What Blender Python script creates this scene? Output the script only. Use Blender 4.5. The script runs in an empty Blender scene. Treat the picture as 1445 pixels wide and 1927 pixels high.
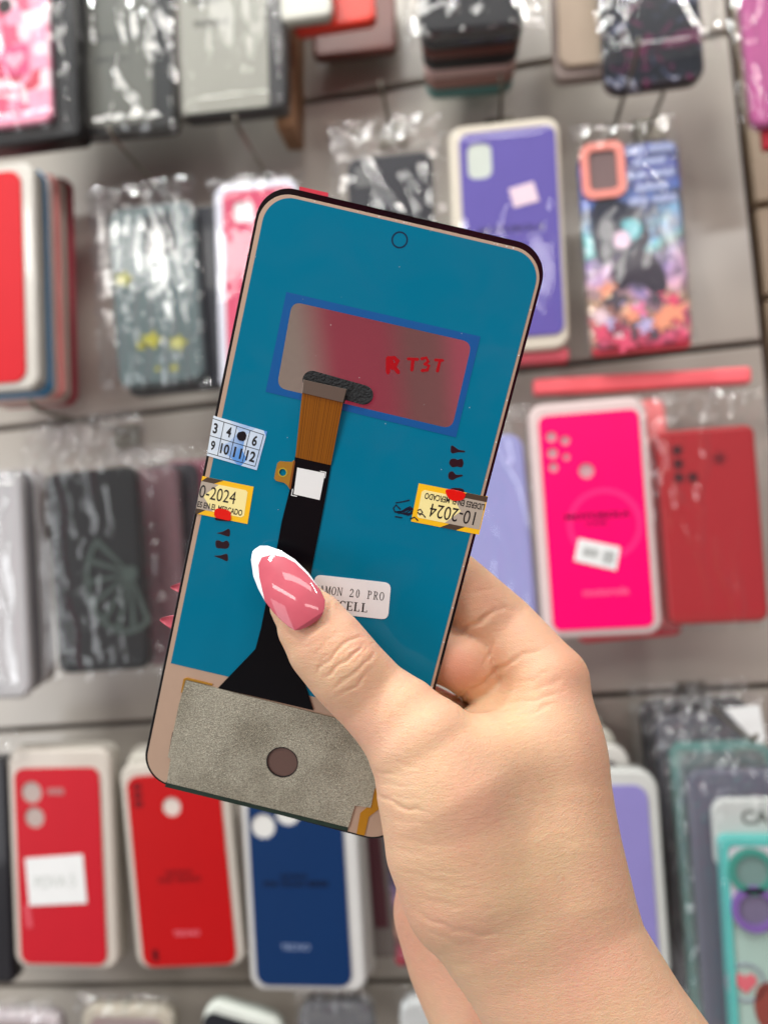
import bpy, bmesh, math, random
import numpy as np
from mathutils import Vector, Matrix, noise
from mathutils.geometry import tessellate_polygon
random.seed(7)
SC = bpy.context.scene
COL = SC.collection
# ------------------------------------------------------------------ camera
F, CX, CY = 1446.0, 722.5, 963.5          # focal length and centre in photo pixels
YAW, PITCH, ROLL = math.radians(7.5), math.radians(2.0), math.radians(5.0)
CAMP = np.array([0.0, -0.66, 1.40])
fw = np.array([-math.sin(YAW)*math.cos(PITCH), math.cos(YAW)*math.cos(PITCH), math.sin(PITCH)])
r0 = np.array([math.cos(YAW), math.sin(YAW), 0.0])
u0_ = np.cross(r0, fw)
RT = math.cos(ROLL)*r0 - math.sin(ROLL)*u0_
UP = math.cos(ROLL)*u0_ + math.sin(ROLL)*r0
cam_d = bpy.data.cameras.new('camera'); cam = bpy.data.objects.new('camera', cam_d); COL.objects.link(cam)
M = Matrix(((RT[0], UP[0], -fw[0], CAMP[0]), (RT[1], UP[1], -fw[1], CAMP[1]), (RT[2], UP[2], -fw[2], CAMP[2]), (0, 0, 0, 1)))
cam.matrix_world = M
cam_d.sensor_fit = 'HORIZONTAL'; cam_d.sensor_width = 36.0; cam_d.lens = 36.0*F/1445
cam_d.clip_start = 0.01; cam_d.clip_end = 50
cam_d.dof.use_dof = True; cam_d.dof.focus_distance = 0.2035; cam_d.dof.aperture_fstop = 36.0/3.5
SC.camera = cam
# ------------------------------------------------------------------ world, lamps, exposure
W = bpy.data.worlds.new('World'); SC.world = W; W.use_nodes = True
W.node_tree.nodes['Background'].inputs[0].default_value = (0.86, 0.93, 1.0, 1)
W.node_tree.nodes['Background'].inputs[1].default_value = 0.17
def lamp(loc, target, sx, sy, power, col=(1, 0.97, 0.92)):
    d = bpy.data.lights.new('ceiling_or_fill_lamp', 'AREA'); d.shape = 'RECTANGLE'; d.size = sx; d.size_y = sy
    d.energy = power; d.color = col
    o = bpy.data.objects.new('ceiling_or_fill_lamp', d); COL.objects.link(o); o.location = loc
    o.rotation_euler = (Vector(target)-Vector(loc)).to_track_quat('-Z', 'Y').to_euler()
    return o
lamp((0.10, -1.30, 2.80), (0, -0.4, 1.35), 1.5, 0.24, 15)
lamp((-0.55, -0.75, 2.80), (0, -0.5, 1.35), 0.06, 0.8, 17, (0.96, 1.0, 0.97))
lamp((0.95, -0.95, 2.75), (0, -0.4, 1.35), 0.06, 0.35, 8)
lamp((-1.1, -2.0, 2.45), (0, -0.2, 1.3), 1.4, 0.2, 18)
lamp((0.9, -2.6, 2.5), (0, -0.2, 1.3), 1.4, 0.2, 12)
lamp((-2.35, -2.3, 1.05), (0, -0.3, 1.25), 1.2, 1.7, 31, (0.97, 0.98, 1.0))  # added low frontal fill that brightens the hand, not a ceiling lamp
SC.view_settings.view_transform = 'Standard'; SC.view_settings.look = 'None'
SC.view_settings.exposure = 0.0; SC.view_settings.gamma = 1.0
SC.cycles.use_denoising = True
SC.cycles.transparent_max_bounces = 24
SC.cycles.max_bounces = 8
# ------------------------------------------------------------------ helpers
def lin(c):
    return tuple((x/255/12.92 if x/255 <= 0.04045 else ((x/255+0.055)/1.055)**2.4) for x in c)
MATS = {}
def mat(name, rgb, rough=0.5, metal=0.0, spec=0.5, coat=0.0, var=0.06, vscale=60, bump=0.0, bscale=400, sss=0, extra=None, coatr=0.05):
    if name in MATS: return MATS[name]
    m = bpy.data.materials.new(name); m.use_nodes = True; nt = m.node_tree; b = nt.nodes['Principled BSDF']
    c = lin(rgb)
    tc = nt.nodes.new('ShaderNodeTexCoord')
    n = nt.nodes.new('ShaderNodeTexNoise'); n.inputs['Scale'].default_value = vscale; n.inputs['Detail'].default_value = 4
    nt.links.new(tc.outputs['Object'], n.inputs['Vector'])
    mx = nt.nodes.new('ShaderNodeMix'); mx.data_type = 'RGBA'
    mx.inputs[6].default_value = tuple(min(1, x*(1-var)) for x in c)+(1,)
    mx.inputs[7].default_value = tuple(min(1, x*(1+var)) for x in c)+(1,)
    nt.links.new(n.outputs['Fac'], mx.inputs[0]); nt.links.new(mx.outputs[2], b.inputs['Base Color'])
    b.inputs['Roughness'].default_value = rough; b.inputs['Metallic'].default_value = metal
    b.inputs['Specular IOR Level'].default_value = spec; b.inputs['Coat Weight'].default_value = coat
    b.inputs['Coat Roughness'].default_value = coatr
    if bump:
        n2 = nt.nodes.new('ShaderNodeTexNoise'); n2.inputs['Scale'].default_value = bscale; n2.inputs['Detail'].default_value = 3
        nt.links.new(tc.outputs['Object'], n2.inputs['Vector'])
        bp = nt.nodes.new('ShaderNodeBump'); bp.inputs['Strength'].default_value = bump; bp.inputs['Distance'].default_value = 0.001
        nt.links.new(n2.outputs['Fac'], bp.inputs['Height']); nt.links.new(bp.outputs[0], b.inputs['Normal'])
    if extra: extra(nt, b, tc, mx)
    MATS[name] = m; return m
def film(name, fac=0.10, tint=(1, 1, 1), haze=0.06, rough=0.10, bstr=0.6, bscale=45):
    if name in MATS: return MATS[name]
    m = bpy.data.materials.new(name); m.use_nodes = True; nt = m.node_tree; nt.nodes.clear()
    out = nt.nodes.new('ShaderNodeOutputMaterial'); tr = nt.nodes.new('ShaderNodeBsdfTransparent'); gl = nt.nodes.new('ShaderNodeBsdfGlossy')
    df = nt.nodes.new('ShaderNodeBsdfDiffuse'); df.inputs[0].default_value = (0.6, 0.6, 0.62, 1)
    tr.inputs[0].default_value = tint+(1,); gl.inputs['Roughness'].default_value = rough
    tc = nt.nodes.new('ShaderNodeTexCoord'); n = nt.nodes.new('ShaderNodeTexNoise'); n.inputs['Scale'].default_value = bscale
    n.inputs['Detail'].default_value = 2; n.inputs['Distortion'].default_value = 0.8
    mp = nt.nodes.new('ShaderNodeMapping'); mp.inputs['Scale'].default_value = (1.0, 1.0, 0.4); mp.inputs['Rotation'].default_value = (0, 0.25, 0)
    nt.links.new(tc.outputs['Object'], mp.inputs[0]); nt.links.new(mp.outputs[0], n.inputs['Vector'])
    bp = nt.nodes.new('ShaderNodeBump'); bp.inputs['Strength'].default_value = bstr; bp.inputs['Distance'].default_value = 0.006
    nt.links.new(n.outputs['Fac'], bp.inputs['Height']); nt.links.new(bp.outputs[0], gl.inputs['Normal'])
    lw = nt.nodes.new('ShaderNodeLayerWeight'); lw.inputs[0].default_value = 0.35
    nt.links.new(bp.outputs[0], lw.inputs['Normal'])
    ma = nt.nodes.new('ShaderNodeMath'); ma.operation = 'MULTIPLY_ADD'; ma.inputs[1].default_value = 0.14; ma.inputs[2].default_value = fac
    nt.links.new(lw.outputs['Fresnel'], ma.inputs[0])
    m1 = nt.nodes.new('ShaderNodeMixShader'); m1.inputs[0].default_value = haze
    nt.links.new(tr.outputs[0], m1.inputs[1]); nt.links.new(df.outputs[0], m1.inputs[2])
    m2 = nt.nodes.new('ShaderNodeMixShader'); nt.links.new(ma.outputs[0], m2.inputs[0])
    nt.links.new(m1.outputs[0], m2.inputs[1]); nt.links.new(gl.outputs[0], m2.inputs[2]); nt.links.new(m2.outputs[0], out.inputs[0])
    MATS[name] = m; return m

def ray(px, py):
    return RT*((px-CX)/F) - UP*((py-CY)/F) + fw          # per unit of axial depth
class Fr:
    """a flat working frame: O origin, ex right, ey down, n towards the viewer"""
    def __init__(s, O, ex, ey, n): s.O, s.ex, s.ey, s.n = map(np.asarray, (O, ex, ey, n))
    def P(s, u, v, z=0.0): return s.O + u*s.ex + v*s.ey + z*s.n
    def uv(s, px, py):
        d = ray(px, py); t = np.dot(s.O-CAMP, s.n)/np.dot(d, s.n); p = CAMP+t*d-s.O
        return (float(np.dot(p, s.ex)), float(np.dot(p, s.ey)))
    def loop(s, pts): return [s.uv(*p) for p in pts]
def wallpt(px, py, off):
    d = ray(px, py); t = (-off-CAMP[1])/d[1]; return CAMP+t*d
def wallframe(tl, tr, bl, off):
    a, b, c = (wallpt(*p, off) for p in (tl, tr, bl)); w_, h_ = np.linalg.norm(b-a), np.linalg.norm(c-a)
    a1 = math.atan2(b[2]-a[2], b[0]-a[0]); a2 = math.atan2(c[0]-a[0], -(c[2]-a[2])); am = (a1*w_+a2*h_)/(w_+h_)
    ex = np.array([math.cos(am), 0, math.sin(am)]); n = np.array([0, -1.0, 0]); ey = np.cross(ex, n); ey = ey if ey[2] < 0 else -ey
    f = Fr(a, ex, ey, n); f.w = float(w_); f.h = float(np.dot(c-a, ey)); f.off = off
    return f
def tag(o, label, cat, group=None):
    o['label'] = label; o['category'] = cat
    if group: o['group'] = group
    return o
def empty(name, loc, label, cat, group=None):
    o = bpy.data.objects.new(name, None); o.empty_display_size = 0.02; COL.objects.link(o); o.location = tuple(loc)
    return tag(o, label, cat, group)
def rootloc(p):
    v = Vector((0, 0, 0))
    while p is not None: v += p.location; p = p.parent
    return v
def mk(name, verts, faces, m, parent=None, smooth=False):
    L = rootloc(parent)
    if parent is None:
        vv = np.array([tuple(v) for v in verts]); c = vv.mean(0)
    else: c = np.array(L)
    me = bpy.data.meshes.new(name)
    me.from_pydata([tuple(float(q) for q in (np.asarray(v)-c)) for v in verts], [], faces); me.materials.append(m)
    o = bpy.data.objects.new(name, me); COL.objects.link(o)
    if parent is None: o.location = tuple(c)
    else: o.parent = parent
    bm = bmesh.new(); bm.from_mesh(me); bmesh.ops.recalc_face_normals(bm, faces=bm.faces); bm.to_mesh(me); bm.free()
    if smooth:
        for p in me.polygons: p.use_smooth = True
    return o
def rrect(u0, v0, u1, v1, r, seg=7):
    r = max(1e-5, min(r, (u1-u0)/2-1e-6, (v1-v0)/2-1e-6)); L = []
    for cx, cy, a0 in ((u1-r, v0+r, -90), (u1-r, v1-r, 0), (u0+r, v1-r, 90), (u0+r, v0+r, 180)):
        for k in range(seg+1):
            a = math.radians(a0+90*k/seg); L.append((cx+r*math.cos(a), cy+r*math.sin(a)))
    return L
def circ(cx, cy, r, n=28, ry=None):
    return [(cx+r*math.cos(2*math.pi*k/n), cy+(ry or r)*math.sin(2*math.pi*k/n)) for k in range(n)]
def plate(name, loops, fr, z0, z1, m, parent=None, bevel=0.0):
    if not isinstance(loops[0][0], (tuple, list)): loops = [loops]
    flat = [p for l in loops for p in l]; n = len(flat)
    tris = tessellate_polygon([[Vector((p[0], p[1], 0)) for p in l] for l in loops])
    V = [fr.P(p[0], p[1], z0) for p in flat]+[fr.P(p[0], p[1], z1) for p in flat]
    Fc = [tuple(t) for t in tris]+[tuple(i+n for i in reversed(t)) for t in tris]
    k = 0
    for l in loops:
        m_ = len(l)
        for i in range(m_): a, b = k+i, k+(i+1) % m_; Fc.append((a, b, b+n, a+n))
        k += m_
    o = mk(name, V, Fc, m, parent)
    if bevel:
        b = o.modifiers.new('bevel', 'BEVEL'); b.width = bevel; b.segments = 2; b.limit_method = 'ANGLE'; b.angle_limit = math.radians(50)
        for p in o.data.polygons: p.use_smooth = False
    return o
def slab(name, u0, v0, u1, v1, r, z0, z1, b, fr, m, parent=None):
    """rounded slab with a softly rounded front rim"""
    rings = [(0.0, z0), (0.0, z1-b)]+[(b*(1-math.cos(a)), z1-b+b*math.sin(a)) for a in (0.4, 0.8, 1.2, math.pi/2)]
    V, Fc = [], []; n = None
    for i, (ins, z) in enumerate(rings):
        L = rrect(u0+ins, v0+ins, u1-ins, v1-ins, max(r-ins, 1e-4)); n = len(L); V += [fr.P(p[0], p[1], z) for p in L]
        if i:
            for k in range(n): a = (i-1)*n+k; c = (i-1)*n+(k+1) % n; Fc.append((a, c, c+n, a+n))
    Fc.append(tuple(range(n))); Fc.append(tuple(range(len(V)-n, len(V))))
    o = mk(name, V, Fc, m, parent, True)
    o.data.polygons[len(Fc)-1].use_smooth = False; o.data.polygons[len(Fc)-2].use_smooth = False
    return o
def tube(name, pts, r, m, parent=None, seg=10):
    V, Fc = [], []; P = [Vector(tuple(p)) for p in pts]
    for i, p in enumerate(P):
        t = (P[min(i+1, len(P)-1)]-P[max(i-1, 0)]).normalized(); a = t.orthogonal().normalized(); b = t.cross(a)
        if i and (a-pa).length > 1: a = pa-t*pa.dot(t); a.normalize(); b = t.cross(a)
        pa = a
        for k in range(seg): q = 2*math.pi*k/seg; V.append(np.array(p+r*(math.cos(q)*a+math.sin(q)*b)))
        if i:
            for k in range(seg): A = (i-1)*seg+k; B = (i-1)*seg+(k+1) % seg; Fc.append((A, B, B+seg, A+seg))
    Fc.append(tuple(range(seg))); Fc.append(tuple(range(len(V)-seg, len(V))))
    return mk(name, V, Fc, m, parent, True)
def text(name, s, fr, quad, z, m, parent, off=0.0, th=0.00003, px=True):
    """text s fitted to the quad tl,tr,br,bl (photo px on the frame, or uv)"""
    cu = bpy.data.curves.new('t', 'FONT'); cu.body = s; cu.size = 1; cu.offset = off
    o = bpy.data.objects.new('t', cu); COL.objects.link(o); dg = bpy.context.evaluated_depsgraph_get()
    me = o.evaluated_get(dg).to_mesh(); V = np.array([v.co[:2] for v in me.vertices]); Fc = [tuple(p.vertices) for p in me.polygons]
    o.evaluated_get(dg).to_mesh_clear(); bpy.data.objects.remove(o); bpy.data.curves.remove(cu)
    mn, mx_ = V.min(0), V.max(0); T = (V-mn)/(mx_-mn)
    q = np.array([fr.uv(*p) for p in quad] if px else quad)
    pts = []
    for a, b in T:
        b = 1-b; p = q[0]*(1-a)*(1-b)+q[1]*a*(1-b)+q[2]*a*b+q[3]*(1-a)*b; pts.append(fr.P(p[0], p[1], z))
    return mk(name, pts, Fc, m, parent)
# ------------------------------------------------------------------ materials of the place
M_wall = mat('slat_laminate', (176, 169, 160), 0.22, spec=0.5, var=0.10, vscale=5)
M_tan = mat('tan_laminate', (160, 140, 116), 0.35, var=0.08, vscale=7)
M_groove = mat('groove_brown', (70, 52, 42), 0.6)
M_hook = mat('hook_wire', (120, 116, 106), 0.35, metal=0.8)
M_film = film('clear_bag', 0.022, haze=0.015, rough=0.05, bstr=0.10)
M_filmb = film('crumpled_bag', 0.052, haze=0.025, rough=0.05, bstr=0.16, bscale=60)
M_filmd = film('shiny_bag', 0.06, haze=0.03, rough=0.05, bstr=0.2, bscale=55)
M_filmc = film('milky_bag', 0.06, haze=0.07, rough=0.06, bstr=0.2, bscale=60)
M_black = mat('black_print', (16, 14, 16), 0.5)
M_white = mat('white_paper', (226, 228, 228), 0.55)
M_tray = mat('frosted_tray', (190, 186, 178), 0.30, coat=0.3)
M_card = mat('pale_card', (198, 206, 196), 0.5)
# ------------------------------------------------------------------ setting: slatted wall
def box(name, x0, x1, y0, y1, z0, z1, m, parent=None):
    V = [(x, y, z) for x in (x0, x1) for y in (y0, y1) for z in (z0, z1)]
    return mk(name, [np.array(v) for v in V], [(0, 1, 3, 2), (4, 6, 7, 5), (0, 4, 5, 1), (2, 3, 7, 6), (0, 2, 6, 4), (1, 5, 7, 3)], m, parent)
gz = [wallpt(560, 192, 0)[2], wallpt(150, 790, 0)[2], wallpt(150, 1368, 0)[2], wallpt(500, 1853, 0)[2]]
xj = wallpt(1400, 260, 0)[0]
def wall_mesh(name, x0, x1, m, zs, g=0.005):
    V, Fc = [], []
    ed = [1.40+1.2]+sorted(zs, reverse=True)+[1.40-1.3]
    for i in range(len(ed)-1):
        zt = ed[i]-(g/2 if i else 0); zb = ed[i+1]+(g/2 if i < len(ed)-2 else 0)
        b = 0.0015
        prof = [(0.012, zt), (b, zt), (0, zt-b), (0, zb+b), (b, zb), (0.012, zb)]
        k = len(V)
        for x in (x0, x1): V += [np.array((x, y, z)) for y, z in prof]
        for j in range(5): Fc.append((k+j, k+j+1, k+j+7, k+j+6))
        Fc.append(tuple(k+j for j in range(6))); Fc.append(tuple(k+6+j for j in range(6)))
    o = mk(name, V, Fc, m); o['kind'] = 'structure'; return o
wall_mesh('wall', -1.3, xj-0.004, M_wall, gz+[gz[0]+0.19, gz[3]-0.2])
zr = [wallpt(1430, 385, 0)[2], wallpt(1440, 560, 0)[2]]
wall_mesh('wall_tan', xj+0.004, 1.4, M_tan, zr+[zr[0]+0.3, zr[1]-0.35, zr[1]-0.7])
wb = box('wall_backing', -1.3, 1.4, 0.0125, 0.03, 0.08, 2.62, M_groove); wb['kind'] = 'structure'
fl = box('floor', -2.5, 2.5, -3.6, 0.03, -0.05, 0.0, mat('floor_tile', (150, 146, 140), 0.3)); fl['kind'] = 'structure'
# unseen wall added behind the camera, its colour bands made up for the screen's reflection
def opp(nt, b, tc, mx):
    sp = nt.nodes.new('ShaderNodeSeparateXYZ'); nt.links.new(tc.outputs['Object'], sp.inputs[0])
    cr = nt.nodes.new('ShaderNodeValToRGB'); mr = nt.nodes.new('ShaderNodeMapRange')
    mr.inputs[1].default_value = -0.8; mr.inputs[2].default_value = 0.6
    nt.links.new(sp.outputs[0], mr.inputs[0]); nt.links.new(mr.outputs[0], cr.inputs[0])
    e = cr.color_ramp.elements
    st = [(0.0, (205, 186, 176)), (0.27, (205, 186, 176)), (0.37, (215, 0, 84)), (0.52, (215, 6, 84)), (0.60, (168, 90, 96)), (0.68, (176, 92, 100)), (0.75, (255, 84, 130)), (1.0, (250, 100, 136))]
    e[0].position = 0; e[0].color = lin(st[0][1])+(1,); e[1].position = 1; e[1].color = lin(st[-1][1])+(1,)
    for p, c in st[1:-1]: q = e.new(p); q.color = lin(c)+(1,)
    nt.links.new(cr.outputs[0], b.inputs['Base Color'])
ow = box('reflection_wall', -2.5, 2.5, -3.6, -3.55, 0.0, 2.9, mat('reflection_bands', (150, 120, 120), 0.6, extra=opp)); ow['kind'] = 'structure'

# ------------------------------------------------------------------ the phone display (screen assembly seen from its back)
CP = np.array([[494, 340], [1037, 467], [749, 1595], [270, 1468]], float)
RR = np.array([ray(*p) for p in CP])
_, _, vt = np.linalg.svd(np.array([RR[0], -RR[1], RR[2], -RR[3]]).T); dd = vt[-1]; dd = dd/dd.mean()
PW = RR*dd[:, None]; sc_ = 0.0755/np.linalg.norm(PW[1]-PW[0]); PW = CAMP+PW*sc_
dex = (PW[1]-PW[0]); DW = np.linalg.norm(dex); dex = dex/DW
dey = PW[3]-PW[0]; dey -= dex*np.dot(dey, dex); DH = np.linalg.norm(dey); dey /= DH
dn = np.cross(dex, dey); dn = dn if np.dot(dn, fw) < 0 else -dn
D = Fr(PW[0], dex, dey, dn)
mm = 0.001
disp = empty('phone_display', D.P(DW/2, DH, 0), 'teal backed replacement phone screen with ribbon cable and yellow date stickers, gripped by the hand', 'phone screen')
M_glass = mat('black_glass', (8, 8, 12), 0.12, coat=0.5)
M_bplate = mat('beige_plate', (192, 164, 143), 0.42, metal=0.3, var=0.04, vscale=300)
def extra_teal(nt, b, tc, mx):
    n = nt.nodes.new('ShaderNodeTexNoise'); n.inputs['Scale'].default_value = 45; n.inputs['Detail'].default_value = 6; n.inputs['Distortion'].default_value = 1.0; nt.links.new(tc.outputs['Object'], n.inputs['Vector'])
    mr = nt.nodes.new('ShaderNodeMapRange'); mr.inputs[1].default_value = .4; mr.inputs[2].default_value = .7; mr.inputs[3].default_value = 0.10; mr.inputs[4].default_value = 0.7; nt.links.new(n.outputs['Fac'], mr.inputs[0]); nt.links.new(mr.outputs[0], b.inputs['Coat Weight'])
    n2 = nt.nodes.new('ShaderNodeTexNoise'); n2.inputs['Scale'].default_value = 30; n2.inputs['Detail'].default_value = 1; nt.links.new(tc.outputs['Object'], n2.inputs['Vector'])
    bp = nt.nodes.new('ShaderNodeBump'); bp.inputs['Strength'].default_value = 0.12; bp.inputs['Distance'].default_value = 0.002; nt.links.new(n2.outputs['Fac'], bp.inputs['Height']); nt.links.new(bp.outputs[0], b.inputs['Coat Normal'])
M_teal = mat('teal_film', (0, 112, 144), 0.40, spec=0.06, coat=0.3, coatr=0.10, var=0.06, vscale=22, extra=extra_teal)
M_blue = mat('blue_film', (0, 84, 150), 0.32, coat=0.15, coatr=0.15)
M_mirror = mat('grey_mirror', (236, 226, 220), 0.05, metal=0.95, var=0.04, vscale=900)
plate('cover_glass', rrect(0, 0, DW, DH, 8.6*mm, 14), D, -1.9*mm, -0.45*mm, M_glass, disp, 0.25*mm)
plate('back_plate', rrect(0.85*mm, 1.65*mm, DW-0.75*mm, DH-0.75*mm, 7.9*mm, 14), D, -0.45*mm, 0, M_bplate, disp, 0.12*mm)
# teal film
tl = D.uv(500, 371); tr_ = D.uv(1012, 480)
tb = D.uv(321, 1248)[1]; tb2 = D.uv(592, 1312)[1]
L = rrect(2.1*mm, 2.4*mm, DW-1.5*mm, (tb+tb2)/2, 7.2*mm, 14)
L = [p for p in L if p[1] < 60*mm]+[]
L = [(2.1*mm, tb)]+[p for p in rrect(2.1*mm, 2.4*mm, DW-1.5*mm, 90*mm, 7.2*mm, 14) if p[1] < 45*mm and p[0] < DW/2][0:]+[p for p in rrect(2.1*mm, 2.4*mm, DW-1.5*mm, 90*mm, 7.2*mm, 14) if p[1] < 45*mm and p[0] >= DW/2]+[(DW-1.5*mm, tb2+(tb2-tb)*0.8)]
teal = plate('teal_film', L, D, 0.0, 0.09*mm, M_teal, disp)
c = D.uv(752, 451)
plate('camera_ring', [circ(c[0], c[1], 2.1*mm, 40), circ(c[0], c[1], 1.72*mm, 40)], D, 0.09*mm, 0.12*mm, mat('ring_blue', (0, 34, 66), 0.3), disp)
# window in blue masking film
def qr(pts, r, seg=6):
    """rounded quad through px corners"""
    P = [np.array(D.uv(*p)) for p in pts]; out = []
    for i in range(4):
        a, b, c_ = P[i-1], P[i], P[(i+1) % 4]; d1 = (a-b)/np.linalg.norm(a-b); d2 = (c_-b)/np.linalg.norm(c_-b)
        for k in range(seg+1):
            t = k/seg; p = (b+d1*r)*(1-t)**2+2*b*t*(1-t)+(b+d2*r)*t**2; out.append((float(p[0]), float(p[1])))
    return out
win = [(550, 567), (888, 644), (850, 807), (521, 729)]
wm = plate('window_mask', [qr([(539, 549), (904, 633), (858, 823), (500, 737)], 0.05*mm, 2), qr(win, 2.6*mm)], D, 0.09*mm, 0.16*mm, M_blue, disp)
plate('mirror_window', qr([(549.5, 566), (889, 643.5), (850.5, 808), (520, 729.5)], 2.6*mm), D, 0.09*mm, 0.13*mm, M_mirror, disp)
# foam pad
M_foam = mat('black_foam', (34, 36, 38), 0.95, var=0.5, vscale=900, bump=1.0, bscale=1500)
a = np.array(D.uv(588, 716)); b = np.array(D.uv(684, 743)); ax = (b-a)/np.linalg.norm(b-a); r_ = 2.55*mm
th0 = math.atan2(ax[1], ax[0]); L = []
for k in range(15): q = th0-math.pi/2+math.pi*k/14; L.append((b[0]+r_*math.cos(q), b[1]+r_*math.sin(q)))
for k in range(15): q = th0+math.pi/2+math.pi*k/14; L.append((a[0]+r_*math.cos(q), a[1]+r_*math.sin(q)))
fp = plate('foam_pad', L, D, 0.13*mm, 0.75*mm, M_foam, disp, 0.2*mm)
# flex cable: thing part with sub-parts
M_flexk = mat('black_flex', (3, 4, 9), 0.28, spec=0.3)
def extra_cu(nt, b, tc, mx):
    wv = nt.nodes.new('ShaderNodeTexWave'); wv.bands_direction = 'X'; wv.inputs['Scale'].default_value = 1.0
    at = nt.nodes.new('ShaderNodeAttribute'); at.attribute_name = 'across'
    cr = nt.nodes.new('ShaderNodeValToRGB')
    n = nt.nodes.new('ShaderNodeTexNoise'); n.noise_dimensions = '1D'; n.inputs['Scale'].default_value = 38; n.inputs['Detail'].default_value = 2
    nt.links.new(at.outputs['Fac'], n.inputs['W']); nt.links.new(n.outputs['Fac'], cr.inputs[0])
    e = cr.color_ramp.elements; e[0].position = 0.40; e[0].color = lin((118, 66, 4))+(1,); e[1].position = 0.56; e[1].color = lin((158, 94, 8))+(1,)
    nt.links.new(cr.outputs[0], b.inputs['Base Color'])
M_cu = mat('copper_polyimide', (170, 100, 10), 0.3, metal=0.25, coat=0.5, extra=extra_cu)
M_gold = mat('gold_tab', (190, 140, 52), 0.35, metal=0.5)
kf = [(556, 857), (623.5, 872), (613, 934), (586, 1075), (572, 1160), (562, 1240), (577, 1296), (590, 1336), (411, 1294), (481, 1221), (492, 1180), (522, 1028), (530.6, 981), (546, 920)]
flex = plate('flex_cable', D.loop(kf), D, 0.16*mm, 0.42*mm, M_flexk, disp)
def strip(name, lp, rp, zs, th, m, parent, nx=24):
    V, Fc = [], []; rows = len(zs)
    for side in (0, 1):
        for i in range(rows):
            A, B = np.array(D.uv(*lp[i])), np.array(D.uv(*rp[i]))
            for k in range(nx+1): p = A+(B-A)*k/nx; V.append(D.P(p[0], p[1], zs[i]-side*th))
    n = rows*(nx+1)
    for i in range(rows-1):
        for k in range(nx): q = i*(nx+1)+k; Fc.append((q, q+1, q+nx+2, q+nx+1)); Fc.append((q+n, q+n+nx+1, q+n+nx+2, q+n+1))
        for q in (i*(nx+1), i*(nx+1)+nx): Fc.append((q, q+nx+1, q+nx+1+n, q+n))
    for q0 in (0, (rows-1)*(nx+1)):
        for k in range(nx): Fc.append((q0+k, q0+k+1, q0+k+1+n, q0+k+n))
    o = mk(name, V, Fc, m, parent, False)
    at = o.data.attributes.new('across', 'FLOAT', 'POINT'); at.data.foreach_set('value', [((i % (nx+1))/nx) for i in range(len(V))])
    return o
def lerp(a, b, t): return (a[0]+(b[0]-a[0])*t, a[1]+(b[1]-a[1])*t)
ts = [i/8 for i in range(9)]
strip('copper_ribbon', [lerp((571, 736), (556.5, 860), t) for t in ts], [lerp((647.5, 754), (623, 875), t) for t in ts], [(1.55-1.0*t**1.3)*mm for t in ts], 0.14*mm, M_cu, flex)
plate('connector', D.loop([(573, 714.5), (654, 732.5), (647.5, 757.5), (570.5, 739)]), D, 1.35*mm, 1.95*mm, mat('connector_metal', (112, 98, 88), 0.4, metal=0.5), flex, 0.12*mm)
plate('connector_socket', D.loop([(578, 722), (650, 738), (646, 752), (575, 736)]), D, 0.76*mm, 1.35*mm, M_black, flex)
tabp = [(556, 864), (549.4, 869), (538, 868.5), (527, 867.5), (522.4, 871.5), (519, 886), (516.5, 900), (520, 904.5), (528, 906.5), (535, 908), (541, 913), (546.5, 921)]
hc = D.uv(532.5, 888.7)
plate('ground_tab', [D.loop(tabp), circ(hc[0], hc[1], 0.95*mm, 24)], D, 0.18*mm, 0.40*mm, M_gold, flex)
plate('tab_ring', [circ(hc[0], hc[1], 1.25*mm, 30), circ(hc[0], hc[1], 0.96*mm, 30)], D, 0.40*mm, 0.45*mm, mat('tab_ring_yellow', (205, 190, 60), 0.35, metal=0.5), flex)
plate('tab_stiffener', D.loop([(553, 867), (556, 868), (547.5, 921), (544, 916)]), D, 0.42*mm, 0.50*mm, mat('amber', (130, 70, 14), 0.4), flex)
cl = plate('code_label', D.loop([(560, 879.5), (612, 890), (602, 940.5), (553, 929.5)]), D, 0.42*mm, 0.50*mm, M_white, flex)
for pts in ([(603, 885.5), (614.5, 888), (612.4, 899.5), (611, 899.2), (612.8, 889.2), (602.7, 887)], [(550.5, 919.5), (552, 919.8), (550, 931), (559.5, 933), (559.2, 934.5), (548.2, 932)]):
    plate('corner_mark', D.loop(pts), D, 0.43*mm, 0.485*mm, M_white, flex)
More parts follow.
